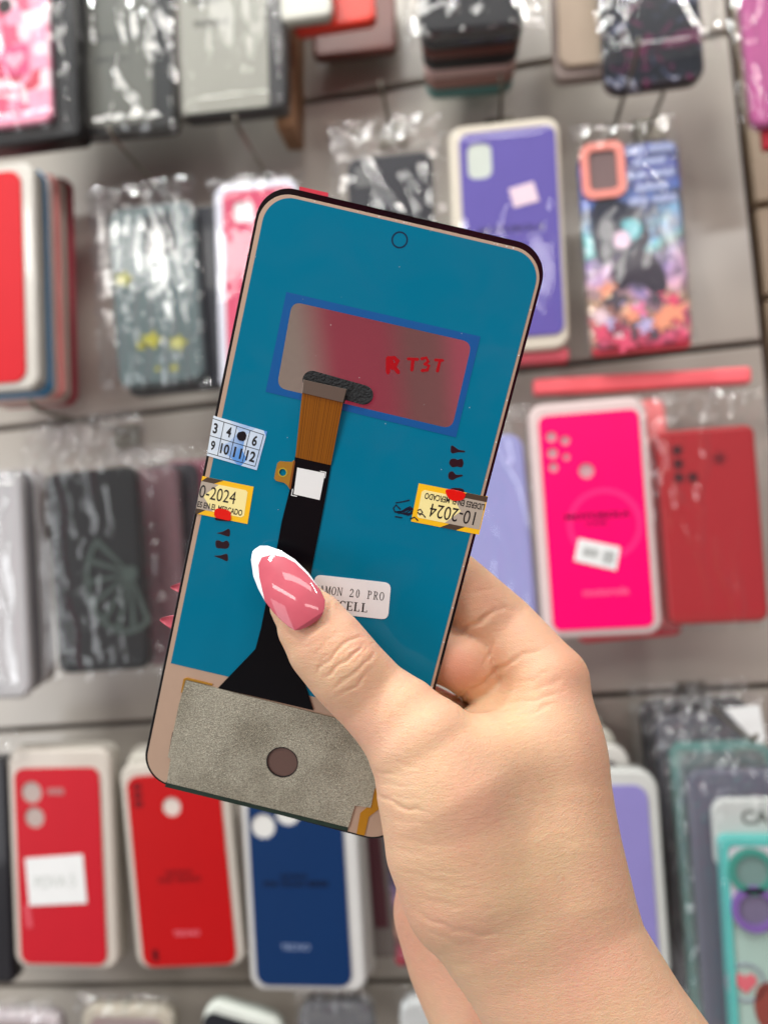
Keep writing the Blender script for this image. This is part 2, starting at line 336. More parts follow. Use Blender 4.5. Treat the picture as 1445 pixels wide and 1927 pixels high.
# foil shield
def extra_foil(nt, b, tc, mx):
    at = nt.nodes.new('ShaderNodeAttribute'); at.attribute_name = 'uvl'
    mp = nt.nodes.new('ShaderNodeMapping'); mp.inputs['Scale'].default_value = (4600, 4600, 4600); nt.links.new(tc.outputs['Object'], mp.inputs[0])
    vo = nt.nodes.new('ShaderNodeTexVoronoi'); vo.inputs['Scale'].default_value = 1.0; nt.links.new(mp.outputs[0], vo.inputs['Vector'])
    cr = nt.nodes.new('ShaderNodeValToRGB'); nt.links.new(vo.outputs['Color'], cr.inputs[0])
    e = cr.color_ramp.elements; e[0].position = 0.1; e[0].color = lin((136, 133, 120))+(1,); e[1].position = 0.95; e[1].color = lin((202, 198, 178))+(1,)
    n = nt.nodes.new('ShaderNodeTexNoise'); n.inputs['Scale'].default_value = 60; n.inputs['Detail'].default_value = 5; nt.links.new(tc.outputs['Object'], n.inputs['Vector'])
    m2 = nt.nodes.new('ShaderNodeMix'); m2.data_type = 'RGBA'; m2.blend_type = 'MULTIPLY'; m2.inputs[0].default_value = 0.75
    c2 = nt.nodes.new('ShaderNodeValToRGB'); nt.links.new(n.outputs['Fac'], c2.inputs[0])
    c2.color_ramp.elements[0].position = 0.36; c2.color_ramp.elements[0].color = (0.62, 0.60, 0.57, 1); c2.color_ramp.elements[1].position = 0.56; c2.color_ramp.elements[1].color = (1, 1, 1, 1)
    nt.links.new(cr.outputs[0], m2.inputs[6]); nt.links.new(c2.outputs[0], m2.inputs[7]); nt.links.new(m2.outputs[2], b.inputs['Base Color'])
    bp = nt.nodes.new('ShaderNodeBump'); bp.inputs['Strength'].default_value = 0.8; bp.inputs['Distance'].default_value = 0.00015
    nt.links.new(vo.outputs['Distance'], bp.inputs['Height']); nt.links.new(bp.outputs[0], b.inputs['Normal'])
M_foil = mat('woven_foil', (140, 136, 118), 0.42, metal=0.55, extra=extra_foil)
fo = [(350.6, 1279.5), (600, 1343), (745, 1380), (725, 1440), (704.6, 1486), (697.7, 1519), (668, 1515), (656, 1556), (315, 1472), (322, 1427), (317, 1424), (338, 1324)]
hc = D.uv(531.6, 1433.5)
foil = plate('foil_shield', [D.loop(fo), circ(hc[0], hc[1], 4.55*mm, 48)], D, 0.05*mm, 0.50*mm, M_foil, disp)
plate('hole_rim', [circ(hc[0], hc[1], 4.54*mm, 48), circ(hc[0], hc[1], 4.30*mm, 48)], D, 0.04*mm, 0.52*mm, M_black, foil)
plate('sensor_window', circ(hc[0], hc[1], 4.29*mm, 48), D, 0.0, 0.10*mm, mat('sensor_brown', (100, 78, 72), 0.35), disp)
plate('circuit_board', D.loop([(313, 1471), (656, 1554), (654, 1564), (311, 1480.5)]), D, -0.3*mm, 0.30*mm, mat('board_green', (28, 48, 40), 0.4, var=0.7, vscale=120), disp)
plate('yellow_trim', D.loop([(346, 1277), (352, 1275), (400, 1287), (400, 1290), (352, 1279), (349, 1281), (344, 1303), (341, 1303)]), D, 0.02*mm, 0.3*mm, M_gold, disp)
plate('edge_clip', D.loop([(325, 1378), (328, 1379), (321, 1424), (317, 1423)]), D, 0.02*mm, 0.25*mm, M_black, disp)
M_or = mat('orange_flex', (186, 128, 14), 0.35, metal=0.2, coat=0.4)
plate('antenna_flex', D.loop([(712, 1478), (722, 1492), (716, 1520), (694, 1537), (686, 1572), (671, 1569), (678, 1530), (697, 1514), (704, 1486)]), D, 0.06*mm, 0.26*mm, M_or, disp)
# stickers
def bil(q, s, t):
    q = np.array(q, float); return tuple(q[0]*(1-s)*(1-t)+q[1]*s*(1-t)+q[2]*s*t+q[3]*(1-s)*t)
M_mst = None
def extra_mst(nt, b, tc, mx):
    n = nt.nodes.new('ShaderNodeTexVoronoi'); n.inputs['Scale'].default_value = 170; n.feature = 'F1'; nt.links.new(tc.outputs['Object'], n.inputs['Vector'])
    at = nt.nodes.new('ShaderNodeAttribute'); at.attribute_name = 'sx'
    m1 = nt.nodes.new('ShaderNodeMath'); m1.operation = 'MULTIPLY'; nt.links.new(n.outputs['Color'], m1.inputs[0]); nt.links.new(at.outputs['Fac'], m1.inputs[1])
    cr = nt.nodes.new('ShaderNodeValToRGB'); nt.links.new(m1.outputs[0], cr.inputs[0])
    cr.color_ramp.elements[0].position = 0.15; cr.color_ramp.elements[0].color = lin((214, 228, 240))+(1,); cr.color_ramp.elements[1].position = 0.62; cr.color_ramp.elements[1].color = lin((92, 150, 220))+(1,)
    nt.links.new(cr.outputs[0], b.inputs['Base Color'])
q = [(402, 782), (503, 812), (483.5, 884.7), (389.5, 857)]
st = plate('month_sticker', D.loop(q), D, 0.1*mm, 0.2*mm, mat('month_paper', (200, 220, 240), 0.4, extra=extra_mst), disp)
sx = st.data.attributes.new('sx', 'FLOAT', 'POINT'); sx.data.foreach_set('value', [0.1, 1.1, 1.5, 0.2]*2)
plate('sticker_fold', D.loop([(402, 782), (405, 783), (392.5, 858), (389.5, 857)]), D, -1.9*mm, 0.1*mm, M_white, st)
def gline(a, b, w=0.0042):
    A, B = np.array(D.uv(*bil(q, *a))), np.array(D.uv(*bil(q, *b))); d = (B-A)/np.linalg.norm(B-A); n_ = np.array([-d[1], d[0]])*0.085*mm
    return [tuple(map(float, p)) for p in (A+n_, B+n_, B-n_, A-n_)]
lines = [((0, .07), (.96, .10)), ((0, .5), (.955, .5)), ((0, .93), (.95, .92)), ((.21, .08), (.205, .93)), ((.45, .085), (.44, .925)), ((.70, .09), (.695, .92)), ((.955, .10), (.95, .92))]
for a, b in lines: plate('grid_line', gline(a, b), D, 0.2*mm, 0.23*mm, M_black, st)
def stext(s, x0, x1, y0, y1, off=0.03, par=st, qq=None, z=0.2, m=M_black, name='print'):
    qq = qq or q
    return text(name, s, D, [bil(qq, x0, y0), bil(qq, x1, y0), bil(qq, x1, y1), bil(qq, x0, y1)], (z+0.02)*mm, m, par, off)
stext('3', .035, .115, .16, .42); stext('4', .285, .375, .15, .41); stext('6', .78, .87, .17, .44)
text('print', '6', D, [bil(q, .125, .84), bil(q, .045, .84), bil(q, .045, .60), bil(q, .125, .60)], .22*mm, M_black, st, .03); stext('10', .235, .40, .59, .85); stext('11', .49, .645, .585, .85); stext('12', .735, .91, .575, .84)
c = D.uv(*bil(q, .575, .29)); random.seed(3)
plate('ink_dot', [(c[0]+1.35*mm*random.uniform(.85, 1.08)*math.cos(k*math.pi/9), c[1]+1.35*mm*random.uniform(.85, 1.08)*math.sin(k*math.pi/9)) for k in range(18)], D, 0.24*mm, 0.32*mm, mat('marker_black', (24, 20, 26), 0.25), st)
M_yel = mat('sticker_yellow', (246, 190, 20), 0.4, coat=0.3); M_pale = mat('sticker_pale', (246, 232, 160), 0.4, coat=0.2)
M_gry = mat('sticker_grey', (176, 164, 150), 0.4, coat=0.2); M_brn = mat('sticker_brown', (74, 58, 44), 0.4, coat=0.2)
M_red = mat('red_paint', (226, 22, 10), 0.22, coat=0.6)
M_mk = mat('marker_dark', (40, 16, 26), 0.3)
def dsticker(qq, s0, edge, lab):
    def S(s): return max(0.0, (s-s0)/(1-s0))
    def PL(name, pts, z, m, par): return plate(name, D.loop([bil(qq, S(s), t) for s, t in pts]), D, z*mm, (z+0.03)*mm, m, par)
    st = plate('date_sticker', D.loop(qq), D, 0.1*mm, 0.2*mm, M_yel, disp); st['label'] = lab
    PL('pale_field', [(.9, .13), (.93, .17), (.935, .8), (.90, .86), (.5, .86), (.33, .5), (.52, .13)], .20, M_pale, st)
    PL('grey_field', [(.52, .13), (.33, .5), (.5, .86), (.02, .86), (.01, .13)], .20, M_gry, st)
    PL('brown_stripe', [(.34, 0), (.57, 0), (.45, .13), (.22, .13)], .20, M_brn, st)
    PL('brown_stripe', [(.0, 1), (.30, 1), (.40, .86), (.0, .86)], .20, M_brn, st)
    plate('sticker_fold', D.loop([bil(qq, 0, 0), bil(qq, .035, 0), bil(qq, .035, 1), bil(qq, 0, 1)]), D, -1.95*mm, 0.1*mm, M_yel, st)
    if s0 > 0:
        stext('0-2024', .005, .70, .22, .56, 0.0, st, qq, .24); stext('ES EN EL MERCADO', .01, .87, .66, .82, 0.02, st, qq, .24)
    else:
        stext('10-2024', .11, .77, .21, .56, 0.0, st, qq, .24); stext('LIDERES EN EL MERCADO', .015, .88, .64, .80, 0.02, st, qq, .24)
    return st
stl = dsticker([(381, 896), (477.6, 916), (466, 986), (368, 966)], .27, 0, 'yellow date sticker folded over the left edge')
str_ = dsticker([(901, 1006), (773.4, 981), (788, 909.3), (918, 935)], 0, 1, 'yellow date sticker upside down on the right edge')
def blob(name, pts, z0, z1, m, par):
    P = [np.array(D.uv(*p)) for p in pts]; n = len(P); out = []
    for i in range(n):
        a, b, c_, d = P[i-1], P[i], P[(i+1) % n], P[(i+2) % n]
        for t in (0, .33, .66):
            p = 0.5*((2*b)+(-a+c_)*t+(2*a-5*b+4*c_-d)*t*t+(-a+3*b-3*c_+d)*t**3); out.append((float(p[0]), float(p[1])))
    return plate(name, out, D, z0*mm, z1*mm, m, par, 0.04*mm)
blob('paint_dab', [(406, 958), (420, 957.5), (433, 962), (435, 970), (434, 979), (420, 977), (405, 972)], .26, .42, M_red, stl)
blob('paint_dab', [(839, 921), (858, 922), (875, 928), (873, 938), (864, 942), (850, 941), (841, 933)], .26, .42, M_red, str_)
def stroke(name, pts, w, z0, z1, m, par):
    """marker stroke of px width w along px points, round ends"""
    P = [np.array(p, float) for p in pts]; Lf, Rt = [], []
    for i, p in enumerate(P):
        d = P[min(i+1, len(P)-1)]-P[max(i-1, 0)]; d /= np.linalg.norm(d); n_ = np.array([-d[1], d[0]])*w/2*random.uniform(.85, 1.15)
        if i == 0: Lf.append(tuple(p-d*w*.45+n_*.4)); Rt.append(tuple(p-d*w*.45-n_*.4))
        Lf.append(tuple(p+n_)); Rt.append(tuple(p-n_))
        if i == len(P)-1: Lf.append(tuple(p+d*w*.45+n_*.4)); Rt.append(tuple(p+d*w*.45-n_*.4))
    return plate(name, D.loop(Lf+Rt[::-1]), D, z0*mm, z1*mm, m, par)
M_ink = mat('red_marker', (165, 8, 20), 0.3)
wz = (.13, .19)
inks = [[(731, 674), (730, 700)], [(731, 674), (742, 673), (748, 679), (745, 686), (733, 688)], [(737, 680), (738, 692)], [(740, 688), (749, 700)],
        [(768, 675), (786, 676)], [(777, 676), (775, 696)],
        [(793, 675), (802, 673), (806, 680), (799, 685)], [(799, 685), (807, 688), (804, 696), (794, 697)],
        [(819, 677), (833, 678)], [(828, 678), (823, 698)]]
Wd = [9, 8, 8, 8, 5.5, 6, 5, 5.5, 5, 5.5]
for i, (p, w_) in enumerate(zip(inks, Wd)): stroke('red_writing', p, w_, wz[0], wz[1]+i*0.004, M_ink, disp)
for pts in ([(850, 838), (856, 841), (863, 846), (874, 848), (874, 851), (862, 851), (852, 853), (848, 850), (848, 842)],
            [(848, 864), (856, 863), (861, 865), (869, 863), (872, 871), (869, 879), (860, 878), (851, 879), (845, 872)],
            [(846, 888), (852, 887), (858, 893), (869, 893), (870, 896), (860, 899), (852, 903), (845, 901), (843, 894)],
            [(848, 920), (855, 918), (871, 920), (873, 930), (860, 936), (847, 930)],
            [(408, 1003), (420, 1000), (430, 995), (433, 999), (432, 1009), (424, 1008), (415, 1005)],
            [(406, 1018), (413, 1017), (419, 1020), (427, 1017), (432, 1024), (428, 1032), (416, 1032), (407, 1030)],
            [(403, 1046), (415, 1045), (426, 1042), (429, 1046), (428, 1056), (418, 1052)],
            [(406, 974), (420, 975), (434, 976), (433, 981), (407, 979)]):
    blob('marker_writing', pts, .09, .13, M_mk, disp)
random.seed(5)
scr = [[(753, 958), (745, 950), (740, 956), (743, 963), (756, 966), (770, 968), (777, 962), (772, 953), (764, 957), (756, 962), (750, 966)],
       [(758, 962), (766, 958), (775, 957), (778, 964), (768, 968), (760, 966)], [(762, 966), (772, 960), (776, 966)],
       [(786, 960), (791, 958), (795, 964), (790, 969), (786, 964)], [(790, 966), (796, 968), (800, 973)], [(745, 946), (758, 944), (770, 941)], [(744, 972), (756, 974)],
       [(772, 976), (780, 973), (786, 979)]]
for i, p in enumerate(scr): stroke('scribble', p, 2.2 if i != 1 else 5, .09 if max(a for a, b in p) < 780 else .26, (.16+.003*i) if max(a for a, b in p) < 780 else .30, mat('pen_blue_black', (14, 22, 44), 0.3), disp)
# white name label
ql = [(593, 1081), (736, 1097), (730, 1166), (583, 1150)]
wl = plate('name_label', qr(ql, 1.9*mm), D, 0.1*mm, 0.22*mm, mat('label_paper', (232, 230, 232), 0.6, bump=0.05, bscale=500), disp)
def serif(s, fr, quad, z, m, parent, thick, thin, adv, sw):
    V, Fc, x0 = [], [], 0.0
    def poly(P):
        k = len(V); V.extend(P); Fc.append(tuple(range(k, k+len(P))))
    def bar(xa, ya, xb, yb, w):
        poly([(x0+xa-w/2, ya), (x0+xa+w/2, ya), (x0+xb+w/2, yb), (x0+xb-w/2, yb)])
    def hor(xa, xb, y, w=None): w = w or thin; poly([(x0+xa, y), (x0+xb, y), (x0+xb, y+w), (x0+xa, y+w)])
    def stem(x, w=None, a=0, b=1): bar(x, a, x, b, w or thick)
    def ser(x, y, w=.11): hor(x-w-thick/2, x+w+thick/2, y, thin*.8)
    def arc(cx, cy, rx, ry, a0, a1, n=18, tk=None):
        tk = tk or thick
        for k in range(n):
            p = [math.radians(a0+(a1-a0)*(k+q_)/n) for q_ in (0, 1)]
            poly([(x0+cx+rx*math.cos(p[0]), cy-ry*math.sin(p[0])), (x0+cx+rx*math.cos(p[1]), cy-ry*math.sin(p[1])), (x0+cx+(rx-tk)*math.cos(p[1]), cy-(ry-thin)*math.sin(p[1])), (x0+cx+(rx-tk)*math.cos(p[0]), cy-(ry-thin)*math.sin(p[0]))])
    for ch in s:
        if ch == 'O' or ch == '0': arc(.37, .5, .33 if ch == 'O' else .25, .51, 0, 360, 30)
        elif ch == 'C': arc(.42, .5, .36, .51, 45, 315, 24); bar(.68, .03, .68, .28, thin); bar(.66, .86, .66, .76, thin)
        elif ch == 'A': bar(.37, 0, .08, 1, thin); bar(.37, 0, .64, 1, thick); hor(.2, .55, .64); ser(.08, 1-thin, .06); ser(.64, 1-thin, .06)
        elif ch == 'M': bar(.09, 0, .09, 1, thin); bar(.1, 0, .37, .9, thick); bar(.64, 0, .37, .9, thin); stem(.65); ser(.09, 1-thin, .05); ser(.65, 1-thin, .05); ser(.05, 0, .02); ser(.67, 0, .02)
        elif ch == 'N': bar(.1, 0, .1, 1, thin); bar(.11, 0, .62, 1, thick); bar(.62, 0, .62, 1, thin); ser(.1, 1-thin, .06); ser(.62, 0, .06); ser(.06, 0, .02)
        elif ch == 'I': stem(.22); ser(.22, 0); ser(.22, 1-thin)
        elif ch == 'L': stem(.2); ser(.2, 0); hor(.05, .6, 1-thin); bar(.6, .76, .6, 1, thin)
        elif ch == 'E': stem(.2); hor(.05, .62, 0); hor(.05, .64, 1-thin); hor(.2, .48, .48); bar(.61, 0, .61, .2, thin); bar(.64, .78, .64, 1, thin); bar(.48, .4, .48, .6, thin)
        elif ch in 'PR':
            stem(.2); ser(.2, 1-thin); hor(.06, .4, 0); hor(.2, .4, .5-thin*.5); arc(.36, .265, .27, .265, -90, 90, 14)
            if ch == 'R': bar(.36, .5, .64, 1, thick); hor(.58, .74, 1-thin)
        elif ch == '2': arc(.34, .28, .25, .28, -8, 180, 14); bar(.55, .32, .12, .93, thin*1.3); hor(.09, .6, 1-thin*1.6, thin*1.6); bar(.6, .82, .6, 1, thin)
        x0 += {'I': .46}.get(ch, adv) if ch != ' ' else sw
    V = np.array(V); mn, mx_ = V.min(0), V.max(0); T = (V-mn)/(mx_-mn); q_ = np.array([fr.uv(*p) for p in quad]); pts = []
    for i, (a, b) in enumerate(T):
        p = q_[0]*(1-a)*(1-b)+q_[1]*a*(1-b)+q_[2]*a*b+q_[3]*(1-a)*b; pts.append(fr.P(p[0], p[1], z))
    return mk('print', pts, Fc, m, parent)
def lq(x0, x1, y0, y1): return [bil(ql, x0, y0), bil(ql, x1, y0), bil(ql, x1, y1), bil(ql, x0, y1)]
serif('CAMON 20 PRO', D, lq(.01, .925, .27, .50), .24*mm, M_black, wl, .13, .075, .86, .84)
serif('INCELL', D, lq(.20, .725, .62, .87), .24*mm, M_black, wl, .17, .07, .76, .42)
# red pull tab at the top edge
pt = D.uv(563, 356); p2 = D.uv(616, 369)
V = [D.P(*D.uv(x, y), z) for z in (-2.3*mm, -1.9*mm+0.9*mm) for x, y in ((562, 348), (616, 360), (616, 376), (562, 366))]
mk('pull_tab', V, [(0, 1, 2, 3), (4, 5, 6, 7), (0, 1, 5, 4), (1, 2, 6, 5), (2, 3, 7, 6), (3, 0, 4, 7)], mat('red_tab', (214, 60, 78), 0.3, coat=0.4), disp)
random.seed(21)
for k in range(16):
    x, y = random.uniform(470, 900), random.uniform(430, 1000); c = D.uv(x, y); r_ = random.uniform(.04, .09)*mm
    plate('dust_speck', [(c[0]+r_*math.cos(a)*random.uniform(.6, 1.6), c[1]+r_*math.sin(a)*random.uniform(.6, 1.8)) for a in (0, 1, 2, 3, 4, 5)], D, .17*mm, .22*mm, M_white, disp)
# tiny bright glue specks on the plate edge
random.seed(11)
for k in range(26):
    v = DH*(0.06+0.85*k/25)+random.uniform(-1, 1)*mm; rr = random.uniform(.10, .2)*mm
    u = (DW-1.05*mm) if k % 2 else random.uniform(9*mm, DW-9*mm)
    if k % 2 == 0: v = 1.98*mm
    plate('glue_speck', circ(u, v, rr, 8), D, 0.0, 0.05*mm, M_white, disp)

# ------------------------------------------------------------------ the hand: one continuous surface grown from an implicit field
UN = 0.2/F                                              # one warped depth unit in metres
def D0(x, y):
    d = ray(x, y); return float(np.dot(D.O-CAMP, D.n)/np.dot(d, D.n))/UN
def to_world(P):
    P = np.asarray(P, float); dz = P[:, 2:3]*UN
    return CAMP+dz*(RT*((P[:, 0:1]-CX)/F)-UP*((P[:, 1:2]-CY)/F)+fw)
def fr_(x, y, r, ks=1.0, lift=1): return D0(x, y)-lift-r/ks     # rests on the front of the screen
def bk_(x, y, r, ks=1.0): return D0(x, y)+14+r/ks               # presses on its glass side
H = 6.0
X0, X1, Y0, Y1, Z0, Z1 = 340, 1640, 1000, 2440, 1290, 1880
gx = np.arange(X0, X1, H, dtype=np.float32); gy = np.arange(Y0, Y1, H, dtype=np.float32); gzz = np.arange(Z0, Z1, H, dtype=np.float32)
def chain_field(chains, k, f=None):
    if f is None: f = np.full((len(gx), len(gy), len(gzz)), 150.0, np.float32)
    for ch, ks in chains:
        g = np.full_like(f, 150.0)
        for (ax_, ay, az, ar), (bx_, by, bz, br) in zip(ch[:-1], ch[1:]):
            m_ = max(ar, br)+110
            ix = slice(*np.searchsorted(gx, [min(ax_, bx_)-m_, max(ax_, bx_)+m_])); iy = slice(*np.searchsorted(gy, [min(ay, by)-m_, max(ay, by)+m_])); iz = slice(*np.searchsorted(gzz, [min(az, bz)-m_, max(az, bz)+m_]))
            x = gx[ix][:, None, None]; y = gy[iy][None, :, None]; z = gzz[iz][None, None, :]
            vx, vy, vz = bx_-ax_, by-ay, (bz-az)*ks; l2 = vx*vx+vy*vy+vz*vz+1e-6
            px, py, pz = x-ax_, y-ay, (z-az)*ks
            t = np.clip((px*vx+py*vy+pz*vz)/l2, 0, 1)
            d = np.sqrt((px-t*vx)**2+(py-t*vy)**2+(pz-t*vz)**2)-(ar+t*(br-ar))
            g[ix, iy, iz] = np.minimum(g[ix, iy, iz], d)
        f = smin(f, g, k)
    return f
def smin(a, b, k):
    h = np.clip(0.5+0.5*(b-a)/k, 0, 1); return b+(a-b)*h-k*h*(1-h)
th = lambda x, y, r, l=1: (x, y, fr_(x, y, r, 1.15, l), r)
thumb = ([th(551, 1122, 44), th(563, 1144, 56), th(588, 1178, 68), th(614, 1216, 76, 3), th(655, 1266, 77, 8), (700, 1312, 1478, 77), (750, 1356, 1472, 88), (797, 1410, 1466, 106), (850, 1500, 1475, 137)], 1.15)
thenar = ([(850, 1500, 1475, 137), (870, 1590, 1490, 146), (903, 1680, 1500, 146), (948, 1772, 1508, 120), (985, 1852, 1512, 106), (1080, 2000, 1515, 112), (1270, 2290, 1520, 125)], 1.2)
meta = ([(1036, 1288, 1575, 73), (1046, 1390, 1562, 83), (1056, 1520, 1550, 101), (1062, 1620, 1545, 114), (1080, 1720, 1542, 120), (1112, 1792, 1540, 110), (1188, 1920, 1538, 113), (1290, 2070, 1538, 120), (1470, 2340, 1540, 135)], 1.0)
mid = ([(930, 1480, 1520, 120), (960, 1600, 1520, 130), (1000, 1720, 1530, 125), (1050, 1830, 1540, 118), (1140, 1980, 1545, 128), (1380, 2330, 1550, 140)], 1.05)
web = ([(850, 1462, 1490, 100), (940, 1446, 1520, 92), (1035, 1425, 1552, 88)], 1.1)
hypo = ([(870, 1560, 1745, 100), (860, 1650, 1740, 115), (868, 1716, 1738, 128), (893, 1806, 1730, 127), (940, 1905, 1715, 132), (1050, 2070, 1695, 135), (1300, 2400, 1680, 140)], 1.1)
palm = ([(1010, 1340, 1680, 80), (980, 1450, 1690, 110), (950, 1600, 1690, 120), (970, 1750, 1670, 115), (1060, 1900, 1640, 120), (1300, 2250, 1640, 130)], 1.0)
ridge = ([(1012, 1308, 1590, 62), (955, 1345, 1597, 52), (895, 1368, 1600, 42)], 1.0)
bk = lambda x, y, r: (x, y, bk_(x, y, r), r)
index = ([(1040, 1282, 1580, 68), (945, 1182, 1620, 66), bk(850, 1096, 62), bk(770, 1062, 58), bk(600, 1088, 54), bk(470, 1104, 46), bk(415, 1107, 34)], 1.0)
middle = ([(1000, 1350, 1690, 66), (930, 1285, 1665, 60), bk(868, 1246, 57), bk(760, 1200, 56), bk(560, 1185, 52), bk(440, 1178, 42), bk(395, 1176, 32)], 1.0)
ring = ([(960, 1450, 1740, 62), (860, 1372, 1700, 56), bk(760, 1320, 54), bk(580, 1275, 50), bk(470, 1262, 38)], 1.0)
little = ([(930, 1560, 1745, 56), (840, 1490, 1715, 50), bk(740, 1440, 47), bk(600, 1390, 42), bk(520, 1375, 34)], 1.0)
front = chain_field([thenar, meta, mid], 45)
front = chain_field([web], 60, front)
front = chain_field([thumb], 18, front)
back = chain_field([palm, hypo], 30)
body = smin(front, back, 26)
fing = chain_field([index], 1); fing = chain_field([middle], 7, fing); fing = chain_field([ring], 7, fing); fing = chain_field([little], 7, fing)
body = chain_field([ridge], 24, body)
field = smin(body, fing, 12)
del front, back, body, fing
# soft anatomical forms: knuckle swelling and tendon hollow pressed into the field
def gauss(cx, cy, cz, sx_, sy_, sz_, amp):
    return amp*np.exp(-((gx[:, None, None]-cx)/sx_)**2-((gy[None, :, None]-cy)/sy_)**2-((gzz[None, None, :]-cz)/sz_)**2)
field += gauss(668, 1238, 1405, 45, 40, 60, -5)
field += gauss(985, 1560, 1420, 50, 130, 90, 9)
field += gauss(905, 1440, 1400, 60, 50, 90, 5)
def surface_nets(f):
    ins = f < 0; c = np.zeros(tuple(s-1 for s in f.shape), np.uint8)
    for i in (0, 1):
        for j in (0, 1):
            for k in (0, 1): c += ins[i:f.shape[0]-1+i, j:f.shape[1]-1+j, k:f.shape[2]-1+k]
    act = np.argwhere((c > 0) & (c < 8)); ids = -np.ones(c.shape, np.int32); ids[tuple(act.T)] = np.arange(len(act))
    acc = np.zeros((len(act), 3)); cnt = np.zeros(len(act))
    for ax_ in range(3):
        o1, o2 = [a for a in range(3) if a != ax_]
        for p in (0, 1):
            for q_ in (0, 1):
                s = np.zeros(3, int); s[o1] = p; s[o2] = q_; e = s.copy(); e[ax_] = 1
                A = act+s; B = act+e; fa = f[tuple(A.T)]; fb = f[tuple(B.T)]; m_ = (fa < 0) != (fb < 0)
                t = fa/np.where(m_, fa-fb, 1); pt_ = s+(e-s)*t[:, None]; acc[m_] += pt_[m_]; cnt[m_] += 1
    V = act+acc/cnt[:, None]; Q = []
    for ax_ in range(3):
        o1, o2 = (ax_+1) % 3, (ax_+2) % 3
        sl0 = [slice(None)]*3; sl1 = [slice(None)]*3; sl0[ax_] = slice(0, -1); sl1[ax_] = slice(1, None)
        a = ins[tuple(sl0)]; b = ins[tuple(sl1)]; E = np.argwhere(a != b)
        ok = (E[:, o1] > 0) & (E[:, o2] > 0) & (E[:, o1] < f.shape[o1]-1) & (E[:, o2] < f.shape[o2]-1); E = E[ok]
        d1 = np.zeros(3, int); d1[o1] = 1; d2 = np.zeros(3, int); d2[o2] = 1
        qd = np.stack([ids[tuple((E-d1-d2).T)], ids[tuple((E-d2).T)], ids[tuple(E.T)], ids[tuple((E-d1).T)]], 1)
        fl_ = a[tuple(E.T)]; qd[~fl_] = qd[~fl_][:, ::-1]; Q.append(qd)
    return V, np.concatenate(Q)
field[0], field[-1], field[:, 0], field[:, -1], field[:, :, 0], field[:, :, -1] = 5, 5, 5, 5, 5, 5
SV, SQ = surface_nets(field); del field
SV = SV*H+np.array([X0, Y0, Z0])
def nbr_smooth(V, Q, n):
    e = np.unique(np.sort(np.concatenate([Q[:, [0, 1]], Q[:, [1, 2]], Q[:, [2, 3]], Q[:, [3, 0]]]), 1), axis=0)
    cnt = np.bincount(e.ravel(), minlength=len(V))[:, None]
    for _ in range(n):
        S = np.zeros_like(V)
        for c_ in range(3): S[:, c_] = np.bincount(e[:, 0], V[e[:, 1], c_], len(V))+np.bincount(e[:, 1], V[e[:, 0], c_], len(V))
        V = V*0.5+0.5*S/cnt
    return V
SV = nbr_smooth(SV, SQ, 4)
tmp = bpy.data.meshes.new('t'); tmp.from_pydata(SV.tolist(), [], SQ.tolist()); to = bpy.data.objects.new('t', tmp); COL.objects.link(to)
sm = to.modifiers.new('s', 'SUBSURF'); sm.levels = 1
dg = bpy.context.evaluated_depsgraph_get(); ev = to.evaluated_get(dg); em = ev.to_mesh()
nv = len(em.vertices); V2 = np.empty(nv*3, np.float32); em.vertices.foreach_get('co', V2); V2 = V2.reshape(-1, 3).astype(float)
N2 = np.empty(nv*3, np.float32); em.vertices.foreach_get('normal', N2); N2 = N2.reshape(-1, 3).astype(float)
Q2 = np.array([tuple(p.vertices) for p in em.polygons])
ev.to_mesh_clear(); bpy.data.objects.remove(to); bpy.data.meshes.remove(tmp)
